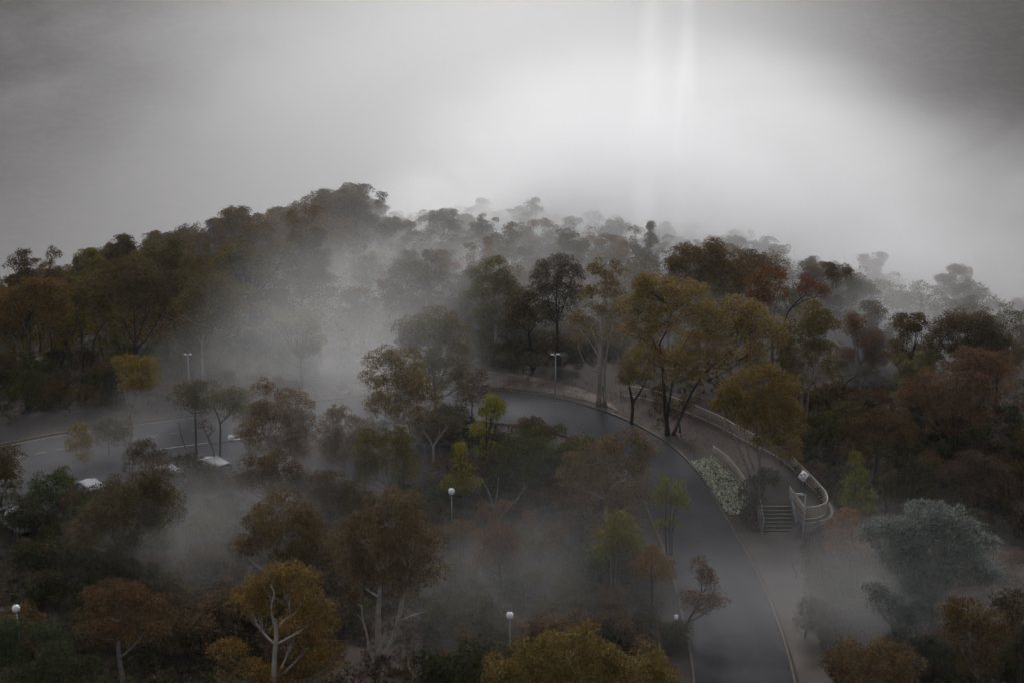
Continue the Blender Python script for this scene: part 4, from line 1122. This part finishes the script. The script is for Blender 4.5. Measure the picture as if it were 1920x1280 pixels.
 ('gum_tree', 'broad dark tree with a heavy trunk splitting into a wide fan of limbs', 'tree', (256, 705), [(255, 520, 56, 26), (200, 540, 34, 22), (310, 535, 44, 26), (255, 560, 70, 30), (330, 570, 30, 22), (300, 590, 36, 20)], (0.058, 0.040, 0.020), dict(bark='dark', trunks=[([(256, 705), (255, 665), (254, 645)], .34, .22), ([(254, 650), (238, 615), (222, 575)], .13, .05), ([(254, 645), (252, 600), (250, 560)], .14, .05), ([(257, 655), (285, 620), (305, 580)], .13, .05), ([(256, 640), (270, 600), (275, 560)], .09, .04)], density=.8)),
 ('gum_tree', 'tall slim dark tree leaning slightly, its two black trunks clear against the gloom', 'tree', (166, 712), [(170, 540, 34, 18), (140, 560, 24, 14), (195, 575, 30, 18), (165, 565, 44, 20), (205, 595, 18, 14)], (0.072, 0.052, 0.020), dict(bark='dark', trunks=[([(157, 712), (155, 660), (152, 620), (142, 585)], .13, .06), ([(168, 713), (173, 660), (180, 630), (200, 600)], .13, .05)], density=.8)),
 ('gum_tree', 'orange brown gum in front of the wood at the left edge', 'tree', (70, 735), [(60, 545, 40, 22), (25, 560, 36, 22), (95, 550, 40, 24), (55, 575, 66, 26), (110, 580, 34, 20), (10, 590, 36, 24)], (0.088, 0.050, 0.018), dict(bark='dark', trunks=[([(95, 735), (97, 680), (95, 620)], .13, .07), ([(60, 735), (58, 680), (50, 620)], .12, .06)])),
 ('conifer', 'dull green conical shrub tree in the gloom at the left edge', 'tree', (48, 775), [(48, 672, 14, 16), (42, 695, 24, 20), (60, 710, 24, 20), (45, 735, 34, 22)], (0.046, 0.046, 0.014), dict(bark='dark', droop=.8, clump=.5)),
 ('shrub', 'dark green upright bush below the fan limbed tree', 'shrub', (222, 720), [(220, 645, 14, 12), (220, 665, 16, 14), (225, 690, 18, 14)], (0.046, 0.044, 0.014), dict(bark='dark', r0=.06)),
 ('shrub', 'russet low scrub along the far kerb of the left road', 'shrub', (130, 775), [(110, 735, 34, 16), (150, 740, 36, 16), (80, 750, 30, 14), (165, 755, 24, 12)], (0.058, 0.036, 0.018), dict(bark='dark', r0=.06)),
 ('gum_tree', 'pale olive gum in drifting mist beyond the road bend', 'tree', (930, 665), [(930, 500, 32, 20), (900, 520, 30, 22), (960, 520, 28, 22), (925, 545, 56, 28), (890, 560, 26, 22), (970, 560, 30, 24), (930, 590, 56, 24)], (0.098, 0.080, 0.036), dict(bark='pale')),
 ('gum_tree', 'dull brown gum on dark stems behind the clearing', 'tree', (1000, 690), [(985, 560, 34, 18), (960, 580, 26, 18), (1005, 585, 30, 20), (980, 600, 44, 18)], (0.080, 0.058, 0.036), dict(bark='dark')),
 ('gum_tree', 'grey brown gum with dark trunk beside the white twin trunks', 'tree', (1045, 680), [(1045, 500, 40, 24), (1070, 520, 34, 26), (1020, 530, 34, 26), (1050, 555, 50, 26), (1035, 590, 40, 20)], (0.075, 0.060, 0.044), dict(bark='dark')),
 ('shrub', 'grey green bush on the slope of the clearing behind the flood lamp', 'shrub', (1000, 705), [(1000, 675, 30, 16), (975, 685, 26, 14), (950, 670, 22, 12)], (0.078, 0.070, 0.042), dict(bark='grey', r0=.06)),
 ('shrub', 'dark scrub at the back of the clearing left of the white twin trunks', 'shrub', (1050, 685), [(1045, 645, 28, 14), (1070, 655, 24, 14), (1020, 655, 20, 12)], (0.060, 0.044, 0.030), dict(bark='dark', r0=.06)),
]
for n_, h in enumerate(HERO):
    px_tree(h[0], h[1], h[2], h[3], h[4], h[5], seed=n_, **h[6])

# ------------------------------------------------------------------ woods: copies of a few grown trees
def proto_tree(seed, kind):
    rg = np.random.default_rng(500 + seed)
    if kind == 'umbrella':
        H_, n, Rr = rg.uniform(7.5, 10), 13, 2.7
        lobes = [(np.array([rg.normal() * Rr * .55, rg.normal() * Rr * .55, H_ * rg.uniform(.45, .95)]), (rg.uniform(.8, 1.5), rg.uniform(.8, 1.5), rg.uniform(.6, 1.0))) for _ in range(n)]
        kw = dict(r0=.17, clump=.52)
    elif kind == 'dome':
        H_, n, Rr = rg.uniform(7, 9.5), 16, 2.9
        lobes = []
        for _ in range(n):
            hz_ = rg.uniform(.32, .95)
            w_ = math.sqrt(max(0, 1 - ((hz_ - .42) / .56) ** 2))
            a_ = rg.uniform(0, 6.28)
            rr_ = Rr * w_ * rg.uniform(.3, 1.0)
            lobes.append((np.array([rr_ * math.cos(a_), rr_ * math.sin(a_), H_ * hz_]), (rg.uniform(.8, 1.4), rg.uniform(.8, 1.4), rg.uniform(.6, 1.0))))
        kw = dict(r0=.18, clump=.52)
    elif kind == 'wispy':
        H_, n, Rr = rg.uniform(7.5, 10), 19, 1.9
        lobes = [(np.array([rg.normal() * Rr * .6, rg.normal() * Rr * .6, H_ * rg.uniform(.38, .95)]), (rg.uniform(.6, 1.1), rg.uniform(.6, 1.1), rg.uniform(.55, .9))) for _ in range(n)]
        kw = dict(r0=.14, density=.85, bare=.08, clump=.46)
    else:
        lobes = [(np.array([rg.normal() * .8, rg.normal() * .8, rg.uniform(.7, 1.6)]), (rg.uniform(.7, 1.2), rg.uniform(.7, 1.2), rg.uniform(.5, .9))) for _ in range(5)]
        kw = dict(r0=.07, clump=.5)
    return [lobes, kw, rg]


PROTO = {}
for kind, cnt in (('umbrella', 4), ('dome', 4), ('wispy', 4), ('bush', 4)):
    PROTO[kind] = []
    for q in range(cnt):
        lobes, kw, rg = proto_tree(len(PROTO) * 10 + q, kind)
        w_, c_ = build_tree(rg, lobes, None, None, density=kw.pop('density', .9), **kw)
        tri_count[0] += c_.n // 3
        PROTO[kind].append((w_.mesh('trunk', M_BARK_GREY, True), w_.mesh('trunk', M_BARK_DARK, True), w_.mesh('trunk', M_BARK_PALE, True), c_.mesh('crown', M_LEAF)))

taken = [tuple(on_ground(*h[3])[:2]) for h in HERO]
ROADC = np.array([((a[0] + b[0]) / 2, (a[1] + b[1]) / 2) for a, b in zip(OUTER, INNER)])
ROADC = catmull(ROADC, 160)


def clear_of(x, y, gap_t, gap_r):
    if np.min(np.hypot(ROADC[:, 0] - x, ROADC[:, 1] - y)) < gap_r:
        return False
    if float(poly_sd(np.array([x]), np.array([y]), TERRACE)[0]) > -1.0:
        return False
    if -6 < x < 12 and 118 < y < 142 - max(0, x - 6) * 1.2:      # the dusty clearing
        return False
    if -58 < x < -15 and 93 < y < 122 and y < 120:
        return False
    return all((x - a) ** 2 + (y - b) ** 2 > gap_t ** 2 for a, b in taken)


SHADES = {
    'dark brown': (0.060, 0.038, 0.017), 'orange brown': (0.100, 0.056, 0.019), 'olive': (0.072, 0.056, 0.022), 'rust': (0.105, 0.060, 0.028), 'dull brown': (0.082, 0.056, 0.030),
    'grey olive': (0.086, 0.074, 0.042), 'yellow olive': (0.095, 0.072, 0.018), 'reddish': (0.100, 0.054, 0.032),
}
ORD = ['first', 'second', 'third', 'fourth', 'fifth', 'sixth', 'seventh', 'eighth', 'ninth', 'tenth', 'eleventh', 'twelfth', 'thirteenth', 'fourteenth', 'fifteenth', 'sixteenth', 'seventeenth', 'eighteenth', 'nineteenth', 'twentieth']


def ordinal(n):
    if n < 20:
        return ORD[n]
    tens = {2: 'twenty', 3: 'thirty', 4: 'forty', 5: 'fifty', 6: 'sixty'}[(n + 1) // 10]
    u = (n + 1) % 10
    return {'twenty': 'twentieth', 'thirty': 'thirtieth', 'forty': 'fortieth', 'fifty': 'fiftieth', 'sixty': 'sixtieth'}[tens] if u == 0 else tens + '-' + ORD[u - 1]


WOODS = [
 ('hillside wood above the car park', 'gum trees of the wood above the car park', [('dark brown', 4), ('orange brown', 3), ('olive', 2), ('yellow olive', 1)], ('umbrella', 'dome', 'wispy'), lambda x, y: x < -18 - (y - 130) * .03),
 ('wood behind the road bend', 'gum trees of the misty wood behind the bend', [('rust', 3), ('dull brown', 4), ('orange brown', 2), ('olive', 2), ('grey olive', 1)], ('dome', 'umbrella', 'wispy'), lambda x, y: -18 - (y - 130) * .03 <= x < 26 + (y - 130) * .12),
 ('wood beyond the railed landing', 'gum trees of the fogbound wood beyond the landing', [('dull brown', 4), ('reddish', 2), ('dark brown', 3), ('grey olive', 2)], ('dome', 'dome', 'umbrella'), lambda x, y: x >= 26 + (y - 130) * .12),
]
ROWS = [(126, 138, 'front'), (138, 149, 'second'), (149, 161, 'third'), (161, 175, 'fourth'), (175, 191, 'fifth'), (191, 211, 'sixth'), (211, 250, 'last')]
cand = []
tries = 0
while tries < 9000 and len(cand) < 258:
    tries += 1
    y = random.uniform(100, 246)
    half = 0.40 * y + 4
    x = random.uniform(-half, half)
    if y < 128 and x < 27:
        continue
    gap = 4.3 if y < 215 else 5.2
    if -19 < x < 26 and y < 141:
        continue
    if x > 26 and random.random() < .3:
        continue
    if clear_of(x, y, gap, 6.5):
        # nothing may stand deep behind the crest, out of sight
        taken.append((x, y))
        cand.append((x, y))
rows = {}
for x, y in cand:
    wi = next(i for i, w in enumerate(WOODS) if w[4](x, y))
    ri = next((i for i, r_ in enumerate(ROWS) if y < r_[1]), 6) if y >= 126 else 0
    rows.setdefault((wi, ri), []).append((x, y))
for (wi, ri), pts in rows.items():
    pts.sort(key=lambda p: p[0] / p[1])
    wood_, grp, pal, kinds, _ = WOODS[wi]
    for q, (x, y) in enumerate(pts):
        cname = random.choices([p[0] for p in pal], [p[1] for p in pal])[0]
        kind = random.choice(kinds)
        if y > 195 and random.random() < .12:
            kind = 'wispy'
        pm = random.choice(PROTO[kind])
        t = thing('gum_tree', '%s gum, %s from left in %s row, %s' % (cname, ordinal(q), ROWS[ri][2], wood_), 'tree', (x, y, gz(x, y) - .05), random.uniform(0, 6.28), grp)
        s_ = random.uniform(.85, 1.3) if y < 195 else random.uniform(.75, 1.1)
        if wi > 0:
            s_ *= .72
        elif y > 150:
            s_ *= .80 + .32 * float(ss(-40, -20, x))
        t.scale = (s_ * random.uniform(.95, 1.15), s_ * random.uniform(.95, 1.15), s_)
        t_o = link('trunk', pm[random.choices([0, 1, 2], [4, 5, 2])[0]], t)
        c_o = link('crown', pm[3], t)
        c_o.color = vary(SHADES[cname], .18)

# low bushes under and between the trees
BUSHC = [('brown', (0.055, 0.038, 0.022)), ('dark green', (0.036, 0.036, 0.016)), ('rusty', (0.078, 0.048, 0.028)), ('olive', (0.058, 0.048, 0.022))]
BZONES = [
 ('below the V shaped white trunked gum', (-14, 12, 74, 92)), ('in the hollow below the cars', (-34, -14, 78, 98)), ('in the thicket inside the road bend', (-16, 9, 93, 112)),
 ('beside the lower footpath', (22, 34, 74, 96)), ('behind the hooked railing', (25, 44, 96, 122)), ('under the hillside wood', (-52, -20, 124, 140)), ('at the edge of the dusty clearing', (-14, 14, 130, 146)),
]
VG = on_ground(711, 1231)
nb = 0
for zone, (x0, x1, y0, y1) in BZONES:
    sp = []
    want = int((x1 - x0) * (y1 - y0) / 15)
    for _ in range(900):
        x, y = random.uniform(x0, x1), random.uniform(y0, y1)
        if abs(x) > .38 * y + 2 or len(sp) >= want:
            continue
        if np.min(np.hypot(ROADC[:, 0] - x, ROADC[:, 1] - y)) < 5.2 or float(poly_sd(np.array([x]), np.array([y]), TERRACE)[0]) > -1.2:
            continue
        if (x - VG[0]) ** 2 + (y - VG[1] + 2) ** 2 < 20:
            continue
        if 16.5 < x < 22.3 and y < 98 or (-40 < x < -17 and y > 99 and y < 121) or (-3 < x < 11 and 117 < y < 134):
            continue
        if all((x - a) ** 2 + (y - b) ** 2 > 2.3 ** 2 for a, b in taken):
            taken.append((x, y))
            sp.append((x, y))
    sp.sort(key=lambda p: (round(p[1] / 6), p[0] / p[1]))
    for q, (x, y) in enumerate(sp):
        cn, cc = random.choice(BUSHC)
        pm = random.choice(PROTO['bush'])
        t = thing('shrub', '%s bush %s, %s from near to far' % (cn, zone, ordinal(q)), 'shrub', (x, y, gz(x, y) - .03), random.uniform(0, 6.28), 'low bushes under the trees')
        s_ = random.uniform(.8, 1.45)
        t.scale = (s_, s_, s_ * random.uniform(.8, 1.1))
        link('trunk', pm[1], t)
        link('crown', pm[3], t).color = vary(cc, .2)
        nb += 1

# ------------------------------------------------------------------ ground cover
def scatter_leaves(name, label, pts, colour, L, wd, rad, per, up, droop, seed):
    rg = np.random.default_rng(seed)
    mb = MB()
    P = np.array(pts)
    leaves_into(mb, rg, P, np.full(len(P), rad) * (0.5 + rg.random(len(P))), np.full(len(P), per), L, wd, droop, .5, .1, up)
    o = mb.build(name, M_LEAF)
    o.color = (*colour, 1)
    tri_count[0] += mb.n // 3
    tag(o, label, kind='stuff')
    return o


rg = np.random.default_rng(77)
COVER = [(14.4, 107.7), (16.3, 108.3), (17.1, 106.2), (17.55, 104), (17.95, 101.3), (18.2, 99.6), (17.2, 98.9), (16.5, 99.4), (15.75, 102.8), (15.25, 105.8)]
pts = []
x = rg.uniform(14, 18.5, 9000)
y = rg.uniform(98.5, 108.5, 9000)
m_ = poly_sd(x, y, COVER) > .05
x, y = x[m_], y[m_]
z = ground_z(x, y) + rg.uniform(.03, .14, len(x))
scatter_leaves('ground_cover', 'pale silvery ground cover on the bank below the bowed railing', np.stack([x, y, z], 1)[::2], (0.36, 0.36, 0.27), .2, .065, .1, 2, .6, .0, 5)
mb = MB()
leaves_into(mb, rg, np.stack([x, y, z - .08], 1)[::2], np.full(len(x[::2]), .12), np.full(len(x[::2]), 4), .16, .05, 0, .5, .1, .5)
o = mb.build('ground_cover', M_LEAF)
o.color = (0.05, 0.06, 0.03, 1)
tag(o, 'dark green leaves between the silvery ground cover', kind='stuff')

x = rg.uniform(-62, 62, 26000)
y = 74 + 120 * rg.random(26000) ** 1.6
keep = (np.abs(x) < .40 * y + 3)
x, y = x[keep], y[keep]
dr = np.min(np.hypot(ROADC[None, :, 0] - x[:, None], ROADC[None, :, 1] - y[:, None]), axis=1)
keep = (dr > 4.3) & (poly_sd(x, y, TERRACE) < -.6) & ~((x > 16.5) & (x < 21.6) & (y < 97.5)) & ~((x > -45) & (x < -17) & (y > 101) & (y < 121)) & ~((x > -9) & (x < 12) & (y > 116) & (y < 131))
clump_n = np.sin(x * .55 + 2) * np.sin(y * .47) + .6 * np.sin(x * .21 - y * .31)
keep &= (clump_n + rg.normal(size=len(x)) * .5) > -.9
x, y = x[keep], y[keep]
z = ground_z(x, y) + .08
hal = rg.random(len(x))
scatter_leaves('undergrowth', 'low dull green undergrowth covering the ground between the trees', np.stack([x, y, z], 1)[hal < .5], (0.045, 0.042, 0.020), .26, .06, .34, 12, .9, -.2, 6)
scatter_leaves('undergrowth', 'low russet undergrowth and litter between the trees', np.stack([x, y, z], 1)[hal >= .5], (0.070, 0.042, 0.028), .24, .06, .34, 12, .7, .1, 7)
x = rg.uniform(-80, 85, 12000)
y = rg.uniform(96, 225, 12000)
keep = (np.abs(x) < .40 * y + 3) & ((y > 124) | (x > 26)) & ~((x > -9) & (x < 13) & (y < 138)) & (np.min(np.hypot(ROADC[None, :, 0] - x[:, None], ROADC[None, :, 1] - y[:, None]), axis=1) > 6)
x, y = x[keep], y[keep]
sel = rg.integers(0, 3, len(x))
hgt = np.where(y > 128, .4 + 4.6 * rg.random(len(x)) ** 1.5, .4 + 1.4 * rg.random(len(x)))
for s_, (nm, lb, cc) in enumerate((('woodland_scrub', 'brown scrub and young growth filling the floor of the misty woods', (0.062, 0.043, 0.021)), ('woodland_scrub', 'olive regrowth between the trunks of the misty woods', (0.056, 0.046, 0.020)), ('woodland_scrub', 'russet regrowth between the trunks of the misty woods', (0.078, 0.047, 0.025)))):
    m_ = sel == s_
    scatter_leaves(nm, lb, np.stack([x, y, ground_z(x, y) + hgt], 1)[m_], cc, .2, .05, .85, 38, .5, .3, 9 + s_)
x = rg.uniform(-36, 16, 2600)
y = rg.uniform(74, 101, 2600)
keep = (np.abs(x) < .40 * y + 2) & (np.min(np.hypot(ROADC[None, :, 0] - x[:, None], ROADC[None, :, 1] - y[:, None]), axis=1) > 4.6) & (np.hypot(x - VG[0], y - VG[1] + 1) > 3) & ((np.sin(x * .5 + 1) * np.sin(y * .43) + rg.normal(size=2600) * .4) > -.25)
x, y = x[keep], y[keep]
sel = rg.random(len(x)) < .5
for m_, lb, cc in ((sel, 'dark brown scrub matting the floor of the lower hollow', (0.048, 0.034, 0.020)), (~sel, 'dark olive scrub matting the floor of the lower hollow', (0.040, 0.036, 0.018))):
    scatter_leaves('low_scrub', lb, np.stack([x, y, ground_z(x, y) + .2 + 1.1 * rg.random(len(x)) ** 2], 1)[m_], cc, .19, .046, .6, 42, .6, .1, 21)
# the rest of the misty hillside wood, one mass behind and between the trees above
mb_w = [MB(), MB(), MB()]
rw = np.random.default_rng(31)
for _ in range(520):
    y = rw.uniform(134, 228)
    x = rw.uniform(-.40 * y - 3, .40 * y + 3)
    if (x > 14 and rw.random() < .5) or (-10 < x < 14 and y < 146) or np.min(np.hypot(ROADC[:, 0] - x, ROADC[:, 1] - y)) < 9:
        continue
    if min((x - a) ** 2 + (y - b) ** 2 for a, b in taken) < 2.0:
        continue
    z0, h_ = gz(x, y), rw.uniform(5.5, 9.0) * ((.82 + .3 * float(ss(-40, -20, x))) if WOODS[0][4](x, y) else .72)
    mw = mb_w[rw.integers(0, 3)]
    mw.tube([(x, y, z0 - .2), (x + rw.normal() * .2, y, z0 + h_ * .4), (x + rw.normal() * .5, y + rw.normal() * .4, z0 + h_ * .8)], [.13, .1, .04], 5, caps=False)
    k_ = rw.integers(13, 20)
    a_, r_ = rw.uniform(0, 6.28, k_), 2.5 * rw.random(k_) ** .6
    zz_ = z0 + h_ * rw.uniform(.42, 1.0, k_)
    r_ *= np.sqrt(np.maximum(.12, 1 - ((zz_ - z0) / h_ - .55) ** 2 / .22))
    C_ = np.stack([x + r_ * np.cos(a_), y + r_ * np.sin(a_), zz_], 1)
    leaves_into(mw, rw, C_, rw.uniform(.5, 1.0, k_), np.full(k_, 95), .2, .05, .5, .7, .4, .5)
for mw, cc, lb in zip(mb_w, ((0.066, 0.044, 0.020), (0.086, 0.056, 0.024), (0.062, 0.050, 0.022)), ('dark brown canopy of the massed hillside wood', 'tawny canopy of the massed hillside wood', 'olive canopy of the massed hillside wood')):
    o = mw.build('woodland', M_LEAF)
    o.color = (*cc, 1)
    tri_count[0] += mw.n // 3
    tag(o, lb, kind='stuff')
edge = catmull([(19.5, 74), (19.9, 83), (20.6, 90), (21.3, 94), (21.6, 95.6)], 700)
x = edge[:, 0] + .15 + np.abs(rg.normal(size=700)) * .8 - .25 * rg.random(700)
y = edge[:, 1] + rg.normal(size=700) * .2
scatter_leaves('undergrowth', 'ragged weeds and litter creeping over the edge of the lower footpath', np.stack([x, y, ground_z(x, y) + .1], 1), (0.048, 0.036, 0.024), .2, .05, .36, 22, .8, -.1, 17)
# fallen leaves on the verge and road edge
x = rg.uniform(-8, 19, 5200)
y = rg.uniform(96, 131, 5200)
dr = np.min(np.hypot(ROADC[None, :, 0] - x[:, None], ROADC[None, :, 1] - y[:, None]), axis=1)
keep = (dr > 3.0) & (dr < 9) & (rg.random(len(x)) < .8)
x, y = x[keep], y[keep]
scatter_leaves('fallen_leaves', 'rusty fallen leaves and litter strewn on the verge by the bend', np.stack([x, y, ground_z(x, y) + .10], 1), (0.11, 0.062, 0.042), .15, .045, .4, 3, 0, .0, 8)
print('leaf triangles', tri_count[0], 'things', len([o for o in S.objects if o.parent is None]), 'objects', len(S.objects))

for o in S.objects:
    if o.get('label') and not 4 <= len(o['label'].split()) <= 16:
        print('LABEL', len(o['label'].split()), o['label'])
# ------------------------------------------------------------------ haze and fog
hz = MB()
hz.box((0, 0, -36), (12300, 12300, 242))
m, t, out = mat('haze_air')
v = N(t, 'ShaderNodeVolumePrincipled')
v.inputs['Color'].default_value = (0.88, 0.88, 0.89, 1)
v.inputs['Density'].default_value = 0.00008
v.inputs['Anisotropy'].default_value = ANISO
t.links.new(v.outputs[0], out.inputs['Volume'])
tag(hz.build('haze', m), kind='stuff')

M_BANK = fog_material('fog_bank', 0.0045, -0.9, 0.8, 0.006, ANISO, 0.7, stretch=(1, 1, 1.5))
M_VEIL = fog_material('fog_veil', 0.030, 0.24, 0.76, 0.006, ANISO, 1.0, stretch=(1, .7, 1.6))
M_DIMMED = fog_material('dimmed_fog', 0.030, 0.20, 0.78, 0.006, ANISO, 1.0, stretch=(1, .7, 1.6), tone=(0.66, 0.66, 0.67))  # darkening towards the right edge put into the fog's own colour
M_SWIRL = fog_material('fog_swirl', 0.020, 0.36, 0.72, 0.006, ANISO, 0.7, stretch=(1, .6, 2.2))
M_WISP = fog_material('fog_wisp', 0.055, 0.25, 0.80, 0.80, ANISO, 1.6, stretch=(1, .7, 1.5))


def fog(name, label, c, s, rz, dens, m):
    mb = MB()
    n, k = 10, 16
    V = [(math.sin(math.pi * a / n) * math.cos(2 * math.pi * b / k), math.sin(math.pi * a / n) * math.sin(2 * math.pi * b / k), math.cos(math.pi * a / n)) for a in range(n + 1) for b in range(k)]
    q = [(a * k + b, (a + 1) * k + b, (a + 1) * k + (b + 1) % k, a * k + (b + 1) % k) for a in range(n) for b in range(k)]
    mb.add(np.array(V) * 1.02, q)
    o = mb.build(name, m)
    o.location = c
    o.scale = s
    o.rotation_euler = (0, 0, R(rz))
    o.color = (1, 1, 1, dens)
    tag(o, label, kind='stuff')
    return o


FOGS = [
 ('fog_bank', 'bright cloud filling the sky behind the ridge', (4, 600, -60), (222, 360, 136), 0, .8, M_BANK),
 ('fog_bank', 'grey cloud in the valley behind the hillside wood', (-150, 420, -92), (170, 200, 84), 0, .4, M_BANK),
 ('fog_bank', 'torn grey cloud drifting high behind the hillside wood', (-140, 500, -14), (120, 160, 62), 0, .28, M_SWIRL),
 ('fog_bank', 'cloud rolling over the wood beyond the landing', (62, 174, -1), (46, 42, 25), 0, 7.0, M_DIMMED),
 ('fog_bank', 'thin veil of cloud drifting through the woods', (22, 172, 6), (75, 46, 18), 0, 2.8, M_VEIL),
 ('fog_bank', 'thick cloud swallowing the crest behind the road bend', (22, 206, 2), (50, 48, 28), 0, 14.0, M_VEIL),
 ('fog_bank', 'thin veil of mist over the car park and the lower trees', (-14, 112, 9), (15, 20, 14), 0, 5.0, M_VEIL),
 ('fog_bank', 'thin veil of mist over the hollow and the lower road', (10, 84, 5), (30, 13, 9), 0, 1.6, M_VEIL),
]
for f_ in FOGS:
    fog(*f_)
WISPS = [
 # label, where it hangs (picture spot, distance), size, turn, thickness
 ('mist over the rusty gum and the parking bays', (580, 730, 122), (20, 17, 9), 25, .13),
 ('mist streak climbing the hill behind the olive dome tree', (740, 560, 158), (22, 12, 9), 30, .10),
 ('mist in front of the wood behind the bend', (930, 470, 185), (22, 13, 10), 10, .18),
 ('mist between the parked cars and the round brown dome', (580, 900, 102), (14, 11, 6), 0, .10),
 ('mist in the hollow left of the round brown dome', (400, 1010, 90), (12, 10, 6), 0, .07),
 ('mist over the dusty clearing', (1000, 640, 146), (20, 11, 6), 0, .14),
 ('mist over the bottom of the hollow', (900, 1130, 82), (12, 10, 5), 0, .06),
 ('mist over the middle of the hollow', (1020, 1050, 90), (11, 9, 5), 0, .055),
 ('mist over the lower road', (1360, 1130, 81), (10, 9, 4), 0, .065),
 ('mist on the asphalt of the bend', (1010, 790, 118), (9, 6, 3), 0, .12),
 ('mist behind the olive brown gum', (1700, 590, 162), (30, 20, 13), 0, .12),
 ('mist left of the broad dark dome', (1660, 660, 134), (17, 12, 9), 0, .09),
 ('mist veiling the crest trees', (1140, 440, 200), (38, 20, 14), 0, .22),
 ('mist behind the dusky brown dome', (1390, 460, 192), (36, 18, 12), 0, .18),
 ('mist over the far crest trees', (880, 370, 220), (20, 14, 8), 0, .10),
 ('mist under the silver wattle', (1690, 1110, 79), (12, 8, 6), 0, .07),
 ('upright shaft of light over the trees, shaped as a mist column', (1212, 300, 170), (2.0, 3, 36), 0, .40),  # vertical light streaks, added as thin columns of mist
 ('second narrower shaft of light beside the first, shaped as a mist column', (1280, 300, 170), (1.6, 3, 36), 0, .42),
 ('broad faint glow round the two light shafts, shaped as a mist column', (1245, 300, 170), (5, 3.2, 36), 0, .07),
 ('thin mist drifting before the spreading golden tree', (1230, 620, 116), (10, 5, 6), 0, .045),
 ('thin mist in front of the wood behind the clearing', (980, 540, 137), (17, 7, 9), 0, .055),
 ('thin mist before the crest trees on the right', (1690, 500, 148), (20, 9, 8), 0, .085),
 ('thin mist on the left road', (190, 850, 108), (13, 9, 5), 25, .045),
 ('mist among the trunks below the hillside wood', (470, 690, 136), (15, 10, 7), 10, .09),
]
for lb, (px_, py_, Y_), sz, rz, dn in WISPS:
    fog('fog_wisp', lb, at_depth(px_, py_, Y_), sz, rz, dn, M_WISP)
